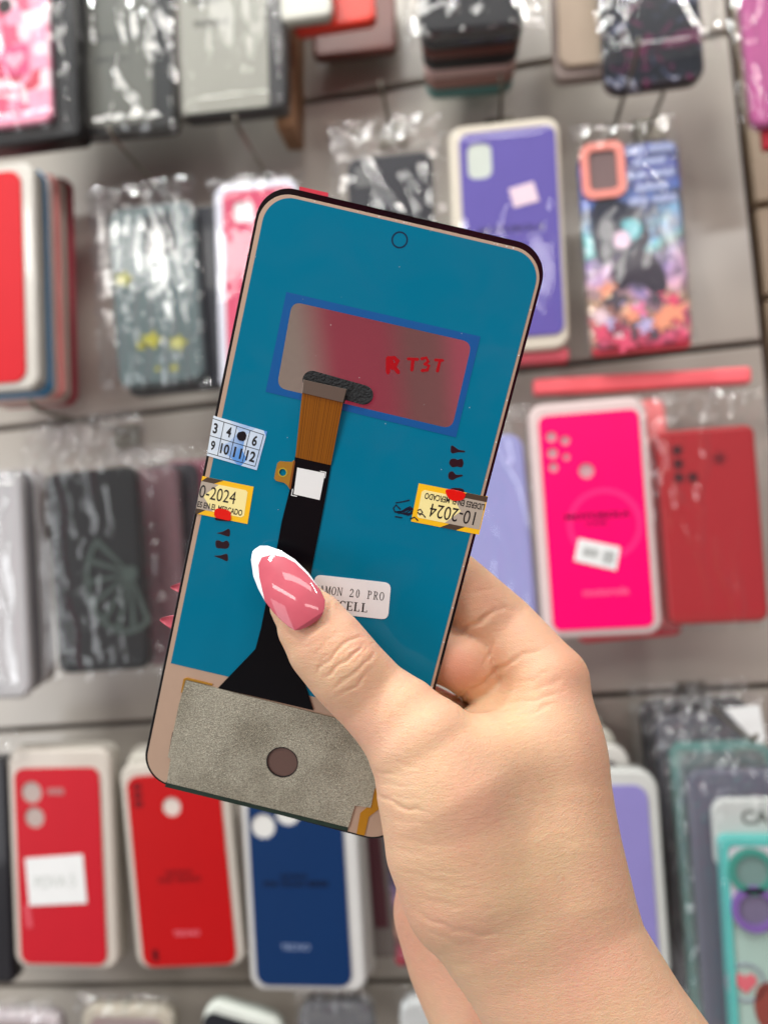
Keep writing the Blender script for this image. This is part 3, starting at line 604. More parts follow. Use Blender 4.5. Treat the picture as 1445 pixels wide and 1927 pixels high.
# skin creases: shallow grooves that follow lines on the side of the hand facing the viewer
CR = [([(597, 1276), (600, 1262), (612, 1246), (637, 1223), (660, 1204), (676, 1197), (692, 1202)], 3.2, 3.6),
      ([(609, 1277), (628, 1262), (650, 1244), (669, 1226), (690, 1213)], 4.0, 3.4),
      ([(619, 1302), (644, 1284), (676, 1260), (695, 1242), (704, 1222)], 3.0, 3.4),
      ([(640, 1232), (655, 1220), (668, 1212)], 1.8, 3), ([(585, 1240), (600, 1222), (625, 1200), (650, 1184)], 1.0, 3.5), ([(630, 1318), (660, 1295), (700, 1266)], 1.2, 3.5),
      ([(705, 1484), (722, 1502), (745, 1516), (772, 1524), (800, 1527)], 3.6, 4), ([(700, 1448), (722, 1456), (748, 1460)], 1.6, 3.5), ([(712, 1470), (735, 1478), (765, 1480)], 1.2, 3.5),
      ([(735, 1540), (770, 1548), (820, 1552)], 0.9, 4), ([(765, 1640), (820, 1660), (880, 1672)], 0.9, 5),
      ([(782, 1712), (812, 1734), (850, 1750), (900, 1760), (945, 1762)], 2.6, 5), ([(800, 1748), (835, 1768), (880, 1784)], 1.8, 5), ([(815, 1790), (850, 1812), (900, 1828)], 1.2, 5), ([(790, 1690), (830, 1702), (880, 1708)], 1.2, 5),
      ([(905, 1352), (950, 1350), (1010, 1338), (1050, 1322)], 2.4, 4), ([(930, 1335), (975, 1322), (1020, 1315), (1060, 1300)], 2.0, 4), ([(1000, 1300), (1035, 1288), (1065, 1270)], 1.5, 4), ([(960, 1290), (1000, 1280), (1040, 1262)], 1.3, 4),
      ([(911, 1258), (914, 1240), (925, 1220), (938, 1205)], 3.0, 4), ([(905, 1172), (930, 1152), (955, 1142)], 3.4, 4.5), ([(925, 1128), (945, 1140), (975, 1150)], 1.4, 4), ([(880, 1120), (905, 1110), (935, 1108)], 1.0, 4),
      ([(978, 1236), (1000, 1226), (1022, 1222)], 2.6, 5),
      ([(850, 1324), (880, 1304), (910, 1285), (937, 1263), (960, 1246), (984, 1233)], 7.0, 4.5), ([(856, 1191), (880, 1181), (900, 1170), (922, 1153)], 7.0, 4.5),
      ([(526, 1178), (542, 1194), (562, 1200), (590, 1190), (612, 1170), (622, 1144), (620, 1122)], 3.2, 4), ([(503, 1150), (512, 1170), (524, 1188)], 2.5, 3.5),
      ([(560, 1215), (590, 1216), (625, 1196), (648, 1172)], 0.8, 3), ([(598, 1255), (606, 1240), (622, 1224)], 1.2, 2.5), ([(655, 1250), (678, 1232), (700, 1212)], 1.4, 2.6), ([(640, 1310), (672, 1288), (708, 1252)], 1.0, 3),
      ([(735, 1420), (760, 1440), (800, 1452)], 0.8, 4), ([(725, 1500), (760, 1500), (800, 1508)], 1.0, 3.5), ([(730, 1570), (790, 1588), (850, 1592)], 0.7, 4), ([(752, 1620), (810, 1640), (880, 1645)], 0.8, 4), ([(745, 1600), (800, 1612), (850, 1610)], .6, 4),
      ([(925, 1310), (955, 1302), (990, 1290)], 1.6, 3), ([(940, 1365), (985, 1362), (1020, 1350)], 1.2, 4)]
for k in range(46):                                  # faint crossing lines of the thumb base and wrist
    cx_, cy_ = random.uniform(730, 1120), random.uniform(1420, 1860); ln = random.uniform(25, 70); an = random.uniform(-.15, .35) if k % 4 else random.uniform(1.0, 1.9)
    CR.append(([(cx_-ln*math.cos(an), cy_-ln*math.sin(an)), (cx_, cy_+random.uniform(-4, 4)), (cx_+ln*math.cos(an), cy_+ln*math.sin(an))], random.uniform(.2, .55), 3.5))
disp_ = np.zeros(nv); frontside = N2[:, 2] < 0.25
for pts, amp, wd in CR:
    dmin = np.full(nv, 1e9); P = np.array(pts, float); bb = (V2[:, 0] > P[:, 0].min()-25) & (V2[:, 0] < P[:, 0].max()+25) & (V2[:, 1] > P[:, 1].min()-25) & (V2[:, 1] < P[:, 1].max()+25) & frontside
    ii = np.where(bb)[0]
    if not len(ii): continue
    X = V2[ii, :2]; X = X+np.stack([2.0*np.sin(X[:, 1]*.11+1)+1.2*np.sin(X[:, 0]*.23), 2.0*np.sin(X[:, 0]*.13)+1.2*np.sin(X[:, 1]*.27+2)], 1); best = np.full(len(ii), 1e9); tt = np.zeros(len(ii)); n_ = len(P)-1
    for j in range(n_):
        d = P[j+1]-P[j]; t = np.clip(((X-P[j])@d)/(d@d), 0, 1); dist = np.linalg.norm(X-P[j]-t[:, None]*d, axis=1)
        m_ = dist < best; best[m_] = dist[m_]; tt[m_] = (j+t[m_])/n_
    env = np.clip(np.sin(np.pi*np.clip(tt, 0.04, 0.96))*1.6, 0, 1)
    disp_[ii] -= amp*0.60*env*np.exp(-(best/wd)**2)
    disp_[ii] += amp*0.06*env*np.exp(-((best-wd*2.2)/(wd*1.3))**2)
V2 = V2+N2*disp_[:, None]
HW = to_world(V2)
def extra_skin(nt, b, tc, mx):
    b.inputs['Subsurface Weight'].default_value = 0.6; b.inputs['Subsurface Radius'].default_value = (1.0, 0.35, 0.2); b.inputs['Subsurface Scale'].default_value = 0.003
    # blotchy colour
    n = nt.nodes.new('ShaderNodeTexNoise'); n.inputs['Scale'].default_value = 38; n.inputs['Detail'].default_value = 5; nt.links.new(tc.outputs['Object'], n.inputs['Vector'])
    cr = nt.nodes.new('ShaderNodeValToRGB'); nt.links.new(n.outputs['Fac'], cr.inputs[0])
    e = cr.color_ramp.elements; e[0].position = 0.38; e[0].color = (0.79, 0.535, 0.335, 1); e[1].position = 0.68; e[1].color = (0.82, 0.475, 0.33, 1)
    n3 = nt.nodes.new('ShaderNodeTexNoise'); n3.inputs['Scale'].default_value = 420; n3.inputs['Detail'].default_value = 4; nt.links.new(tc.outputs['Object'], n3.inputs['Vector'])
    m2 = nt.nodes.new('ShaderNodeMix'); m2.data_type = 'RGBA'; m2.blend_type = 'MULTIPLY'; m2.inputs[0].default_value = 0.12
    nt.links.new(cr.outputs[0], m2.inputs[6]); nt.links.new(n3.outputs['Fac'], m2.inputs[7])
    at = nt.nodes.new('ShaderNodeAttribute'); at.attribute_name = 'blush'
    m3 = nt.nodes.new('ShaderNodeMix'); m3.data_type = 'RGBA'; m3.inputs[7].default_value = (0.74, 0.28, 0.20, 1); nt.links.new(at.outputs['Fac'], m3.inputs[0]); nt.links.new(m2.outputs[2], m3.inputs[6]); nt.links.new(m3.outputs[2], b.inputs['Base Color'])
    # pores and fine stretched lines
    mp = nt.nodes.new('ShaderNodeMapping'); mp.inputs['Scale'].default_value = (900, 900, 2600); mp.inputs['Rotation'].default_value = (0.2, 0.35, 0.0); nt.links.new(tc.outputs['Object'], mp.inputs[0])
    f1 = nt.nodes.new('ShaderNodeTexNoise'); f1.inputs['Scale'].default_value = 0.5; f1.inputs['Detail'].default_value = 4; f1.inputs['Distortion'].default_value = 0.6; nt.links.new(mp.outputs[0], f1.inputs['Vector'])
    v1 = nt.nodes.new('ShaderNodeTexVoronoi'); v1.inputs['Scale'].default_value = 1500; v1.feature = 'DISTANCE_TO_EDGE'; nt.links.new(tc.outputs['Object'], v1.inputs['Vector'])
    ad = nt.nodes.new('ShaderNodeMath'); ad.operation = 'MULTIPLY_ADD'; ad.inputs[1].default_value = 0.8; nt.links.new(v1.outputs[0], ad.inputs[0]); nt.links.new(f1.outputs['Fac'], ad.inputs[2])
    bp = nt.nodes.new('ShaderNodeBump'); bp.inputs['Strength'].default_value = 0.6; bp.inputs['Distance'].default_value = 0.00026
    nt.links.new(ad.outputs[0], bp.inputs['Height']); nt.links.new(bp.outputs[0], b.inputs['Normal'])
M_skin = mat('skin', (225, 185, 150), 0.48, spec=0.35, extra=extra_skin)
hc_ = to_world([[1037, 1800, 1540]])[0]
me = bpy.data.meshes.new('person'); me.from_pydata((HW-hc_).tolist(), [], Q2.tolist()); me.materials.append(M_skin)
me.polygons.foreach_set('use_smooth', [True]*len(me.polygons))
bl = np.zeros(nv)
for x, y, sx_, sy_, am in ((1085, 1235, 60, 60, .38), (870, 1250, 55, 55, .42), (900, 1110, 50, 50, .18), (560, 1190, 55, 40, .25), (1150, 1500, 60, 230, .16), (690, 1215, 30, 30, .2), (760, 1800, 60, 150, .35), (940, 1400, 90, 50, .12), (1142, 1786, 4, 4, .5), (1012, 1592, 3, 3, .35), (1076, 1216, 3, 3, .3), (1060, 1655, 3, 3, .3), (955, 1500, 2.6, 2.6, .3), (1120, 1880, 3, 3, .35), (620, 1240, 40, 40, .10)):
    bl += am*np.exp(-((V2[:, 0]-x)/sx_)**2-((V2[:, 1]-y)/sy_)**2)
at_ = me.attributes.new('blush', 'FLOAT', 'POINT'); at_.data.foreach_set('value', np.clip(bl, 0, 1).astype(np.float32))
hand = bpy.data.objects.new('person', me); COL.objects.link(hand); hand.location = tuple(hc_)
tag(hand, 'bare hand and forearm with long pink french tipped nails gripping the screen', 'person')
# thumb nail
M_pink = mat('pink_gel', (188, 86, 100), 0.35, spec=0.12, coat=0.55, coatr=0.03, var=0.20, vscale=130, bump=0.10, bscale=110)
M_tip = mat('white_gel', (222, 226, 230), 0.3, spec=0.1, coat=0.8, coatr=0.03)
S_ = (580, 1178)
lef = [S_, (566, 1184), (554.6, 1185.6), (545, 1180), (532, 1169), (516, 1153), (500, 1132), (487, 1108), (478, 1085), (473.5, 1054), (476, 1039), (483, 1031)]
rig = [S_, (594, 1170), (604, 1160), (610, 1146), (611, 1130), (602, 1111), (580, 1079), (555, 1054), (529, 1037), (504, 1028), (490, 1028)]
Bp = np.array([582.0, 1180.0]); Tp = np.array([484.0, 1029.0]); au = (Tp-Bp)/np.linalg.norm(Tp-Bp); bu = np.array([-au[1], au[0]])
def ab(pts): P = np.array(pts, float)-Bp; return P@au, P@bu
la, lb = ab(lef); ra, rb = ab(rig)
if lb.mean() > rb.mean(): (la, lb), (ra, rb) = (ra, rb), (la, lb)
la = np.maximum.accumulate(la); ra = np.maximum.accumulate(ra)
amax = min(la[-1], ra[-1]); amin = max(la[0], ra[0]); NA, NB = 360, 150
pinkpoly = [(580, 1190), (550, 1195), (525, 1175), (499.5, 1131), (494, 1108), (489, 1087), (487, 1064), (493, 1050), (512, 1045), (535, 1049), (555, 1060), (577, 1081), (603, 1112), (625, 1140), (610, 1180)]
def inpoly(x, y, P):
    c_ = False; j = len(P)-1
    for i in range(len(P)):
        if (P[i][1] > y) != (P[j][1] > y) and x < (P[j][0]-P[i][0])*(y-P[i][1])/(P[j][1]-P[i][1])+P[i][0]: c_ = not c_
        j = i
    return c_
NV = []; surf0 = fr_(575, 1150, 62, 1.15)-62/1.15
for i in range(NA+1):
    t = i/NA; A_ = amin+(amax-amin)*(0.5-0.5*math.cos(math.pi*t)); l_ = np.interp(A_, la, lb); r2 = np.interp(A_, ra, rb)
    for j in range(NB+1):
        B_ = l_+(r2-l_)*j/NB; p = Bp+au*A_+bu*B_; w_ = (B_-2)/58.0
        Dz = surf0-24+88*(A_/175)**2.0+21*w_*w_+3*abs(w_)**4
        if A_ < 10: Dz += (10-A_)*0.5
        NV.append((p[0], p[1], Dz))
NW = to_world(NV); pf, wf = [], []
for i in range(NA):
    for j in range(NB):
        a = i*(NB+1)+j; f_ = (a, a+1, a+NB+2, a+NB+1); cx_ = sum(NV[k][0] for k in f_)/4; cy_ = sum(NV[k][1] for k in f_)/4
        (pf if inpoly(cx_, cy_, pinkpoly) else wf).append(f_)
def sub(Vs, Fs, name, m, par):
    u = sorted({k for f_ in Fs for k in f_}); mp = {k: i for i, k in enumerate(u)}
    o = mk(name, [Vs[k] for k in u], [tuple(mp[k] for k in f_) for f_ in Fs], m, par, True)
    s = o.modifiers.new('thick', 'SOLIDIFY'); s.thickness = 0.0005; s.offset = 0
    return o
tn = sub(NW, pf, 'thumbnail', M_pink, hand); sub(NW, wf, 'white_nail_tip', M_tip, tn)
# nails of the index and middle finger peeping out behind the left edge
def backnail(tip, root_, hw, name):
    t, r = np.array(tip, float), np.array(root_, float); V, Fc = [], []; n, mseg = 24, 12; L_ = np.linalg.norm(r-t); d = (r-t)/L_; e = np.array([-d[1], d[0]])
    for i in range(n+1):
        s = i/n; w = hw*math.sin(min(1, s*1.15+0.02)*math.pi/2)**0.75*(1 if s < .8 else 1-(s-.8)*1.2); c_ = t+d*L_*s
        for k in range(mseg):
            a = 2*math.pi*k/mseg; p = c_+e*w*math.cos(a); V.append((p[0], p[1], D0(*root_)+24-7*s*0+5.5*math.sin(a)*(w/hw)-6*math.cos(a)**2))
        if i:
            for k in range(mseg): A = (i-1)*mseg+k; B = (i-1)*mseg+(k+1) % mseg; Fc.append((A, B, B+mseg, A+mseg))
    Fc.append(tuple(range(mseg))); Fc.append(tuple(range(len(V)-mseg, len(V))))
    return mk(name, list(to_world(V)), Fc, M_pink, hand, True)
backnail((321, 1105), (418, 1112), 21, 'fingernail'); backnail((301, 1166), (402, 1186), 25, 'fingernail')

# ------------------------------------------------------------------ hanging stock
def hook(px, py, off, grp='wire hooks'):
    p = wallpt(px, py, off*0.5); x, z = p[0], p[2]
    h = empty('wall_hook', (x, 0, z), 'thin wire hook', 'hook')
    box('mount_plate', x-0.012, x+0.012, -0.004, -0.0002, z-0.012, z+0.008, M_hook, h)
    tube('wire', [(x, -0.003, z), (x, -off*0.8, z), (x, -off+0.008, z+0.001), (x, -off, z+0.006)], 0.0016, M_hook, h)
    return h
def bag(fr, u0, v0, u1, v1, z, parent, m=None, amp=0.0016, nx=56, ny=96, top=0.02, seed=1, bulge=0.003, folds=9, diag=0.25):
    """thin clear bag: nearly flat over the goods, sharp fold ridges, a crumpled header and puckered side seams"""
    m = m or M_film; rs = np.random.RandomState(seed); W_, H_ = u1-u0, v1-v0
    S, T = np.meshgrid(np.linspace(0, 1, nx+1), np.linspace(0, 1, ny+1)); U, Vv = u0+W_*S, v0+H_*T
    e = 1-np.maximum(np.abs(2*S-1)**8, np.abs(2*T-1)**14); Z = z-0.004*(1-e)+bulge*e
    for k in range(folds):
        cx, cy = rs.uniform(0.05, 0.95)*W_+u0, rs.uniform(0.08, 0.92)*H_+v0; an = math.pi/2+rs.normal(0, diag); L_ = rs.uniform(.15, .55)*min(H_, .16)
        dx, dy = math.cos(an), math.sin(an); a_ = (U-cx)*dx+(Vv-cy)*dy; b_ = -(U-cx)*dy+(Vv-cy)*dx+0.0016*np.sin(a_*110+k)
        w_ = rs.uniform(.0012, .0026); Z = Z+amp*rs.uniform(.5, 1.0)*np.exp(-(b_/w_)**2)*np.clip(1-(a_/L_)**2, 0, 1)
    hd = np.clip(1-(Vv-v0)/top, 0, 1)**.7 if top else 0*S; sd = np.abs(2*S-1)**10; bt = np.clip(1-(v1-Vv)/0.008, 0, 1)
    V, Fc = [], []
    for i in range(ny+1):
        for j in range(nx+1):
            u, v = U[i, j], Vv[i, j]; p = Vector((u*75+seed*9.1+v*12, v*60+seed*3.3, seed*1.7))
            rg = 1-abs(noise.noise(p))*2; r2 = noise.noise(p*2.1+Vector((5, 1, 0)))
            zz = Z[i, j]+amp*(rg*0.8+r2*0.6)*(0.06+2.4*(hd[i, j])+1.3*sd[i, j]+1.1*bt[i, j])
            V.append(fr.P(u+0.001*noise.noise(p*0.8), v+0.0012*noise.noise(p*0.9+Vector((9, 0, 0))), zz))
    for i in range(ny):
        for j in range(nx): a = i*(nx+1)+j; Fc.append((a, a+1, a+nx+2, a+nx+1))
    return mk('clear_bag', V, Fc, m, parent, True)
def item(name, tl, tr, bl, off, label, cat, group=None):
    f = wallframe(tl, tr, bl, off); f.root = empty(name, f.P(f.w/2, f.h, 0), label, cat, group); return f
def rel(f, s, t): return (f.w*s, f.h*t)
def rc(f, s0, t0, s1, t1, r=0.002): return rrect(f.w*s0, f.h*t0, f.w*s1, f.h*t1, r)
def ftext(f, s, x0, y0, x1, y1, z, m, off=0.02):
    return text('print', s, f, [rel(f, x0, y0), rel(f, x1, y0), rel(f, x1, y1), rel(f, x0, y1)], z, m, f.root, off, px=False)
def cm(rgb, rough=0.45, coat=0.0, **k): return mat('c_%d_%d_%d' % rgb, rgb, rough, coat=coat*.6, spec=0.22, var=0.05, **k)
def tray(f, m=None, th=0.010, r=0.011):
    return slab('tray', 0, 0, f.w, f.h, r, -th, 0, 0.003, f, m or M_tray, f.root)
def case(f, s0, t0, s1, t1, rgb, holes=(), r=0.008, z=0.0015, rough=0.45, name='phone_case', coat=0):
    loops = [rc(f, s0, t0, s1, t1, r)]
    for h in holes:
        if len(h) == 3: loops.append(circ(f.w*h[0], f.h*h[1], f.w*h[2]))
        else: loops.append(rc(f, h[0], h[1], h[2], h[3], h[4] if len(h) > 4 else 0.004))
    o = plate(name, loops, f, 0.0002, z, cm(rgb, rough, coat), f.root, 0.0005); return o
def stack_behind(tl, tr, bl, off, step, jit, cols, labs, cat, group, th=0.006, name='boxed_case', frame=None):
    for k, (c_, lb) in enumerate(zip(cols, labs), 1):
        j = [(p[0]+jit[0]*k+random.uniform(-2, 2), p[1]+jit[1]*k+random.uniform(-2, 2)) for p in (tl, tr, bl)]
        f = item(name, *j, off-step*k, lb, cat, group)
        slab('tray', 0, 0, f.w, f.h, 0.010, -th, 0, 0.002, f, cm(frame or c_, 0.3, 0.3), f.root)
        plate('phone_case', rc(f, .06, .03, .94, .97, .008), f, 0.0002, 0.0012, cm(c_, 0.45), f.root)
OFF = 0.085
# ---- row 1 (top)
def hearts(nt, b, tc, mx):
    vo = nt.nodes.new('ShaderNodeTexVoronoi'); vo.distance = 'CHEBYCHEV'; vo.inputs['Scale'].default_value = 75; vo.inputs['Randomness'].default_value = 0.8; nt.links.new(tc.outputs['Object'], vo.inputs['Vector'])
    sp = nt.nodes.new('ShaderNodeSeparateColor'); nt.links.new(vo.outputs['Color'], sp.inputs[0])
    cr = nt.nodes.new('ShaderNodeValToRGB'); cr.color_ramp.interpolation = 'CONSTANT'; nt.links.new(sp.outputs[0], cr.inputs[0])
    e = cr.color_ramp.elements; e[0].position = 0; e[0].color = lin((236, 150, 176))+(1,); e[1].position = .3; e[1].color = lin((238, 205, 215))+(1,)
    for p, c_ in ((.55, (214, 70, 110)), (.7, (232, 228, 225)), (.82, (190, 40, 70)), (.92, (236, 150, 176))): q_ = e.new(p); q_.color = lin(c_)+(1,)
    nt.links.new(cr.outputs[0], b.inputs['Base Color'])
f = item('patterned_case', (-60, -130), (90, -148), (-38, 258), OFF+.02, 'pink and white heart patterned case in the top left corner', 'phone case')
slab('backing_box', -.004, -.01, f.w+.018, f.h+.008, .004, -.020, -.0005, .002, f, cm((34, 34, 36), .4, .3), f.root)
slab('phone_case', 0, 0, f.w, f.h-.003, .008, 0, .006, .002, f, mat('heart_print', (230, 150, 180), .35, extra=hearts), f.root)
def heart(cx, cy, r):
    L = []
    for k in range(36): t = 2*math.pi*k/36; L.append((cx+r*math.sin(t)**3, cy-r*(13*math.cos(t)-5*math.cos(2*t)-2*math.cos(3*t)-math.cos(4*t))/16))
    return L
c = f.uv(37, 122); plate('heart_patch', rrect(c[0]-.0115, c[1]-.012, c[0]+.0115, c[1]+.012, .002), f, .006, .0064, cm((216, 84, 130)), f.root)
plate('heart_motif', heart(c[0], c[1], .0085), f, .0065, .0069, cm((232, 170, 190)), f.root)
c = f.uv(18, 200); plate('motif_frame', [rrect(c[0]-.013, c[1]-.010, c[0]+.013, c[1]+.010, .002), rrect(c[0]-.0105, c[1]-.0075, c[0]+.0105, c[1]+.0075, .001)], f, .006, .0065, cm((214, 96, 130)), f.root)
c = f.uv(18, 20); plate('camera_opening', circ(c[0], c[1], .006), f, .006, .0066, cm((40, 30, 30)), f.root)
bag(f, -.006, 0, f.w+.014, f.h+.006, .008, f.root, seed=2)
f = item('smoky_packet', (140, -90), (322, -98), (158, 262), OFF, 'smoky grey packet between the pink patterned case and the pale card', 'phone case')
slab('phone_case', 0, 0, f.w, f.h-.004, .006, -.014, 0, .002, f, cm((44, 46, 46), .25, .5), f.root)
plate('card', rc(f, .13, .0, .80, .94, .002), f, .0004, .001, cm((96, 97, 90), .4), f.root)
ftext(f, 'Estuche', .18, .46, .72, .49, .0012, cm((50, 50, 50))); ftext(f, 'Silicon', .22, .58, .55, .605, .0012, cm((50, 50, 50)))
bag(f, -.004, 0, f.w+.004, f.h+.002, .004, f.root, M_filmd, seed=4, top=0, amp=.001)
f = item('carded_packet', (335, -95), (508, -108), (352, 222), OFF+.004, 'packet with a light grey card and black lettering near the top', 'phone case')
slab('phone_case', 0, 0, f.w+.009, f.h-.002, .004, -.016, 0, .002, f, cm((58, 58, 60), .3, .4), f.root)
plate('card', rc(f, .02, .0, .95, .98, .002), f, .0004, .001, cm((150, 150, 141), .4), f.root)
ftext(f, 'Estuche', .13, .305, .50, .345, .0012, M_black, .03); ftext(f, 'Silicon', .16, .44, .54, .475, .0012, M_black, .03)
ftext(f, 'Gel', .60, .285, .78, .32, .0012, M_black, .03)
bag(f, -.002, 0, f.w+.010, f.h, .003, f.root, seed=6, top=0, amp=.001)
f = item('kraft_box', (520, -80), (552, -82), (520, 238), OFF-.03, 'narrow brown box edge right of the pale grey card', 'box')
slab('box_body', 0, 0, f.w, f.h, .001, -.04, 0, .001, f, cm((150, 112, 84), .6), f.root)
for (q1, q2, q3, off_, rgb, lb) in [((524, -40), (622, -55), (526, 40), OFF+.01, (196, 196, 186), 'clear white case bottom sticking out at the top, left of the orange red one'),
                                    ((545, -30), (700, -60), (548, 62), OFF-.005, (214, 56, 40), 'orange red case bottom hanging at the top edge'),
                                    ((585, -30), (742, -50), (588, 108), OFF-.055, (112, 72, 66), 'dull brown slab standing in for the shadow under the orange red one')]:  # brown slab: shadow on the wall put in as a solid colour
    f = item('phone_case', q1, q2, q3, off_, lb, 'phone case'); slab('case_back', 0, 0, f.w, f.h, .006, -.009, 0, .003, f, cm(rgb, .35, .3), f.root)
bcol = [((22, 22, 26), 'black'), ((30, 32, 40), 'dark navy'), ((90, 46, 40), 'dark brown'), ((24, 24, 28), 'charcoal'), ((196, 164, 160), 'pale pink'), ((150, 112, 104), 'dusty rose'), ((86, 132, 128), 'dull teal')]
for k, (rgb, nm) in enumerate(bcol):
    yb = 62+k*19; f = item('phone_case', (785+k*2, -110), (985-k*4, -130), (790+k*1.5, yb), OFF+.035-.013*k, nm+' case bottom seen from below in the bagged stack at the top', 'phone case', 'cases in the bagged stack at the top')
    slab('case_back', 0, 0, f.w, f.h, .010, -.010, 0, .003, f, cm(rgb, .4, .2), f.root)
    if k == 0: bag(f, -.010, 0, f.w+.014, f.h+.012, .006, f.root, M_filmb, seed=8, top=0, amp=.003)
f = item('beige_case', (1042, -110), (1150, -130), (1046, 132), OFF-.01, 'beige case with a rounded clear frame left of the dark printed case', 'phone case')
slab('tray', -.004, 0, f.w+.010, f.h+.006, .008, -.012, -.001, .002, f, cm((150, 136, 130), .3, .4), f.root); slab('case_back', 0, 0, f.w, f.h, .010, 0, .004, .002, f, cm((176, 158, 140), .4, .2), f.root)
def figure(nt, b, tc, mx):
    n = nt.nodes.new('ShaderNodeTexNoise'); n.inputs['Scale'].default_value = 42; n.inputs['Detail'].default_value = 2; n.inputs['Distortion'].default_value = 1.5; nt.links.new(tc.outputs['Object'], n.inputs['Vector'])
    cr = nt.nodes.new('ShaderNodeValToRGB'); nt.links.new(n.outputs['Fac'], cr.inputs[0]); e = cr.color_ramp.elements
    e[0].position = .54; e[0].color = lin((14, 18, 28))+(1,); e[1].position = .70; e[1].color = lin((206, 206, 216))+(1,)
    for p, c_ in ((.36, (84, 24, 60)), (.42, (16, 20, 32)), (.60, (60, 64, 90))): q_ = e.new(p); q_.color = lin(c_)+(1,)
    nt.links.new(cr.outputs[0], b.inputs['Base Color'])
f = item('printed_dark_case', (1118, -150), (1306, -178), (1140, 172), OFF+.02, 'dark case with a pale abstract print and rounded corners at the top right', 'phone case')
slab('case_back', 0, 0, f.w, f.h, .011, -.009, 0, .003, f, mat('figure_print', (30, 34, 44), .2, coat=.6, extra=figure), f.root)
bag(f, -.004, -.0, f.w+.010, f.h*.86, .004, f.root, M_filmb, seed=12, top=0, amp=.0022)
f = item('side_packet', (1352, -100), (1520, -125), (1392, 238), OFF+.01, 'crinkled bag with a magenta case cut off by the top right edge', 'phone case')
slab('case_back', .012, 0, f.w, f.h, .008, -.012, -.003, .003, f, cm((178, 84, 140), .35, .3), f.root); slab('red_insert', .022, f.h-.01, f.w, f.h+.012, .003, -.02, -.012, .002, f, cm((200, 50, 66), .4), f.root)
bag(f, 0, 0, f.w, f.h+.004, .004, f.root, M_filmb, seed=14, top=0, amp=.003)
# ---- row 2
f = item('boxed_case', (-95, 318), (62, 306), (-80, 742), OFF+.03, 'bright red case in a pale tray cut off by the left edge', 'phone case')
tray(f, th=.014); case(f, .05, .04, .86, .965, (194, 22, 34), r=.010)
stack_behind((-85, 326), (66, 316), (-70, 748), OFF+.03, .014, (13, 4), [(60, 130, 176), (226, 206, 200), (230, 150, 146), (190, 180, 170), (176, 60, 76)],
             ['blue case edge right behind the bright red one at the left', 'off white case edge behind the blue one at the left edge', 'salmon case edge in the middle of the left edge stack', 'greyish case edge behind the salmon one in the left edge stack', 'crimson case edge, rearmost of the left edge stack'], 'phone case', 'stack behind the red case at the left edge')
f = item('bagged_case', (200, 396), (362, 384), (232, 730), OFF+.012, 'grey green case with small yellow flowers in a glossy crinkled bag', 'phone case')
slab('case_back', 0, 0, f.w, f.h, .010, -.009, 0, .003, f, cm((82, 98, 100), .3, .5), f.root)
slab('dark_backing', .004, .002, f.w+.018, f.h+.004, .004, -.026, -.0095, .002, f, cm((36, 38, 46), .4, .2), f.root)
c = f.uv(300, 440); plate('camera_bump', rrect(c[0]-.012, c[1]-.016, c[0]+.012, c[1]+.016, .005), f, 0, .0015, cm((36, 42, 46), .3, .4), f.root)
for (x, y, s) in ((232, 525, .006), (285, 640, .007), (335, 645, .006), (268, 650, .004), (328, 692, .003), (297, 694, .002)):
    c = f.uv(x, y); plate('yellow_flower', [(c[0]+s*(1+.35*math.cos(5*a))*math.cos(a), c[1]+s*.8*(1+.35*math.cos(5*a))*math.sin(a)) for a in [k*math.pi/15 for k in range(30)]], f, 0, .0006, cm((164, 160, 52)), f.root)
bag(f, -.014, -.019, f.w+.004, f.h+.006, .003, f.root, M_filmd, seed=21, amp=.0024, bulge=.003, folds=22, diag=.16)
f = item('bagged_case', (400, 346), (560, 340), (422, 738), OFF+.004, 'dusty pink case in a clear pack, half hidden behind the screen top left', 'phone case')
tray(f, cm((206, 208, 220), .15, .6), .012); case(f, .12, .05, .95, .96, (200, 72, 104), holes=((.24, .10, .48, .20),), r=.006)
c0 = f.uv(452, 388); plate('camera_insert', rc(f, .22, .09, .50, .21), f, .0001, .0003, M_white, f.root)
bag(f, -.004, -.006, f.w+.004, f.h, .003, f.root, seed=23)
f = item('bagged_case', (652, 296), (812, 286), (668, 640), OFF, 'black case in a crinkled clear bag above the screen, left of the purple case', 'phone case')
slab('case_back', 0, 0, f.w, f.h, .009, -.009, 0, .003, f, cm((42, 42, 48), .4, .2), f.root)
plate('camera_opening', rc(f, .09, .06, .30, .17), f, 0, .0008, cm((104, 104, 104), .4), f.root)
bag(f, -.013, -.028, f.w+.010, f.h+.002, .003, f.root, M_filmd, seed=25, amp=.0026, top=.03)
f = item('boxed_case', (842, 238), (1052, 222), (868, 668), OFF+.006, 'deep purple case with a square camera opening and a tilted price sticker', 'phone case')
tray(f, cm((214, 206, 190), .35, .3), .014); cs = case(f, .10, .045, .955, .94, (96, 84, 164), holes=((.165, .09, .385, .245, .006),), r=.007)
plate('camera_insert', rc(f, .15, .08, .40, .255), f, .0001, .0005, M_card, f.root)
plate('price_sticker', f.loop([(957, 357), (1003, 343), (1014, 379), (967, 392)]), f, .0016, .002, cm((232, 208, 220), .5), f.root)
ftext(f, 'MOTOROLA', .24, .462, .83, .49, .0016, cm((36, 26, 60)), .02)
slab('pink_bottom', .01, f.h-.002, f.w, f.h+.008, .003, -.02, -.006, .003, f, cm((206, 92, 104), .4), f.root)
bag(f, .0, .0, f.w, f.h, .002, f.root, seed=27, amp=.0006, top=0)
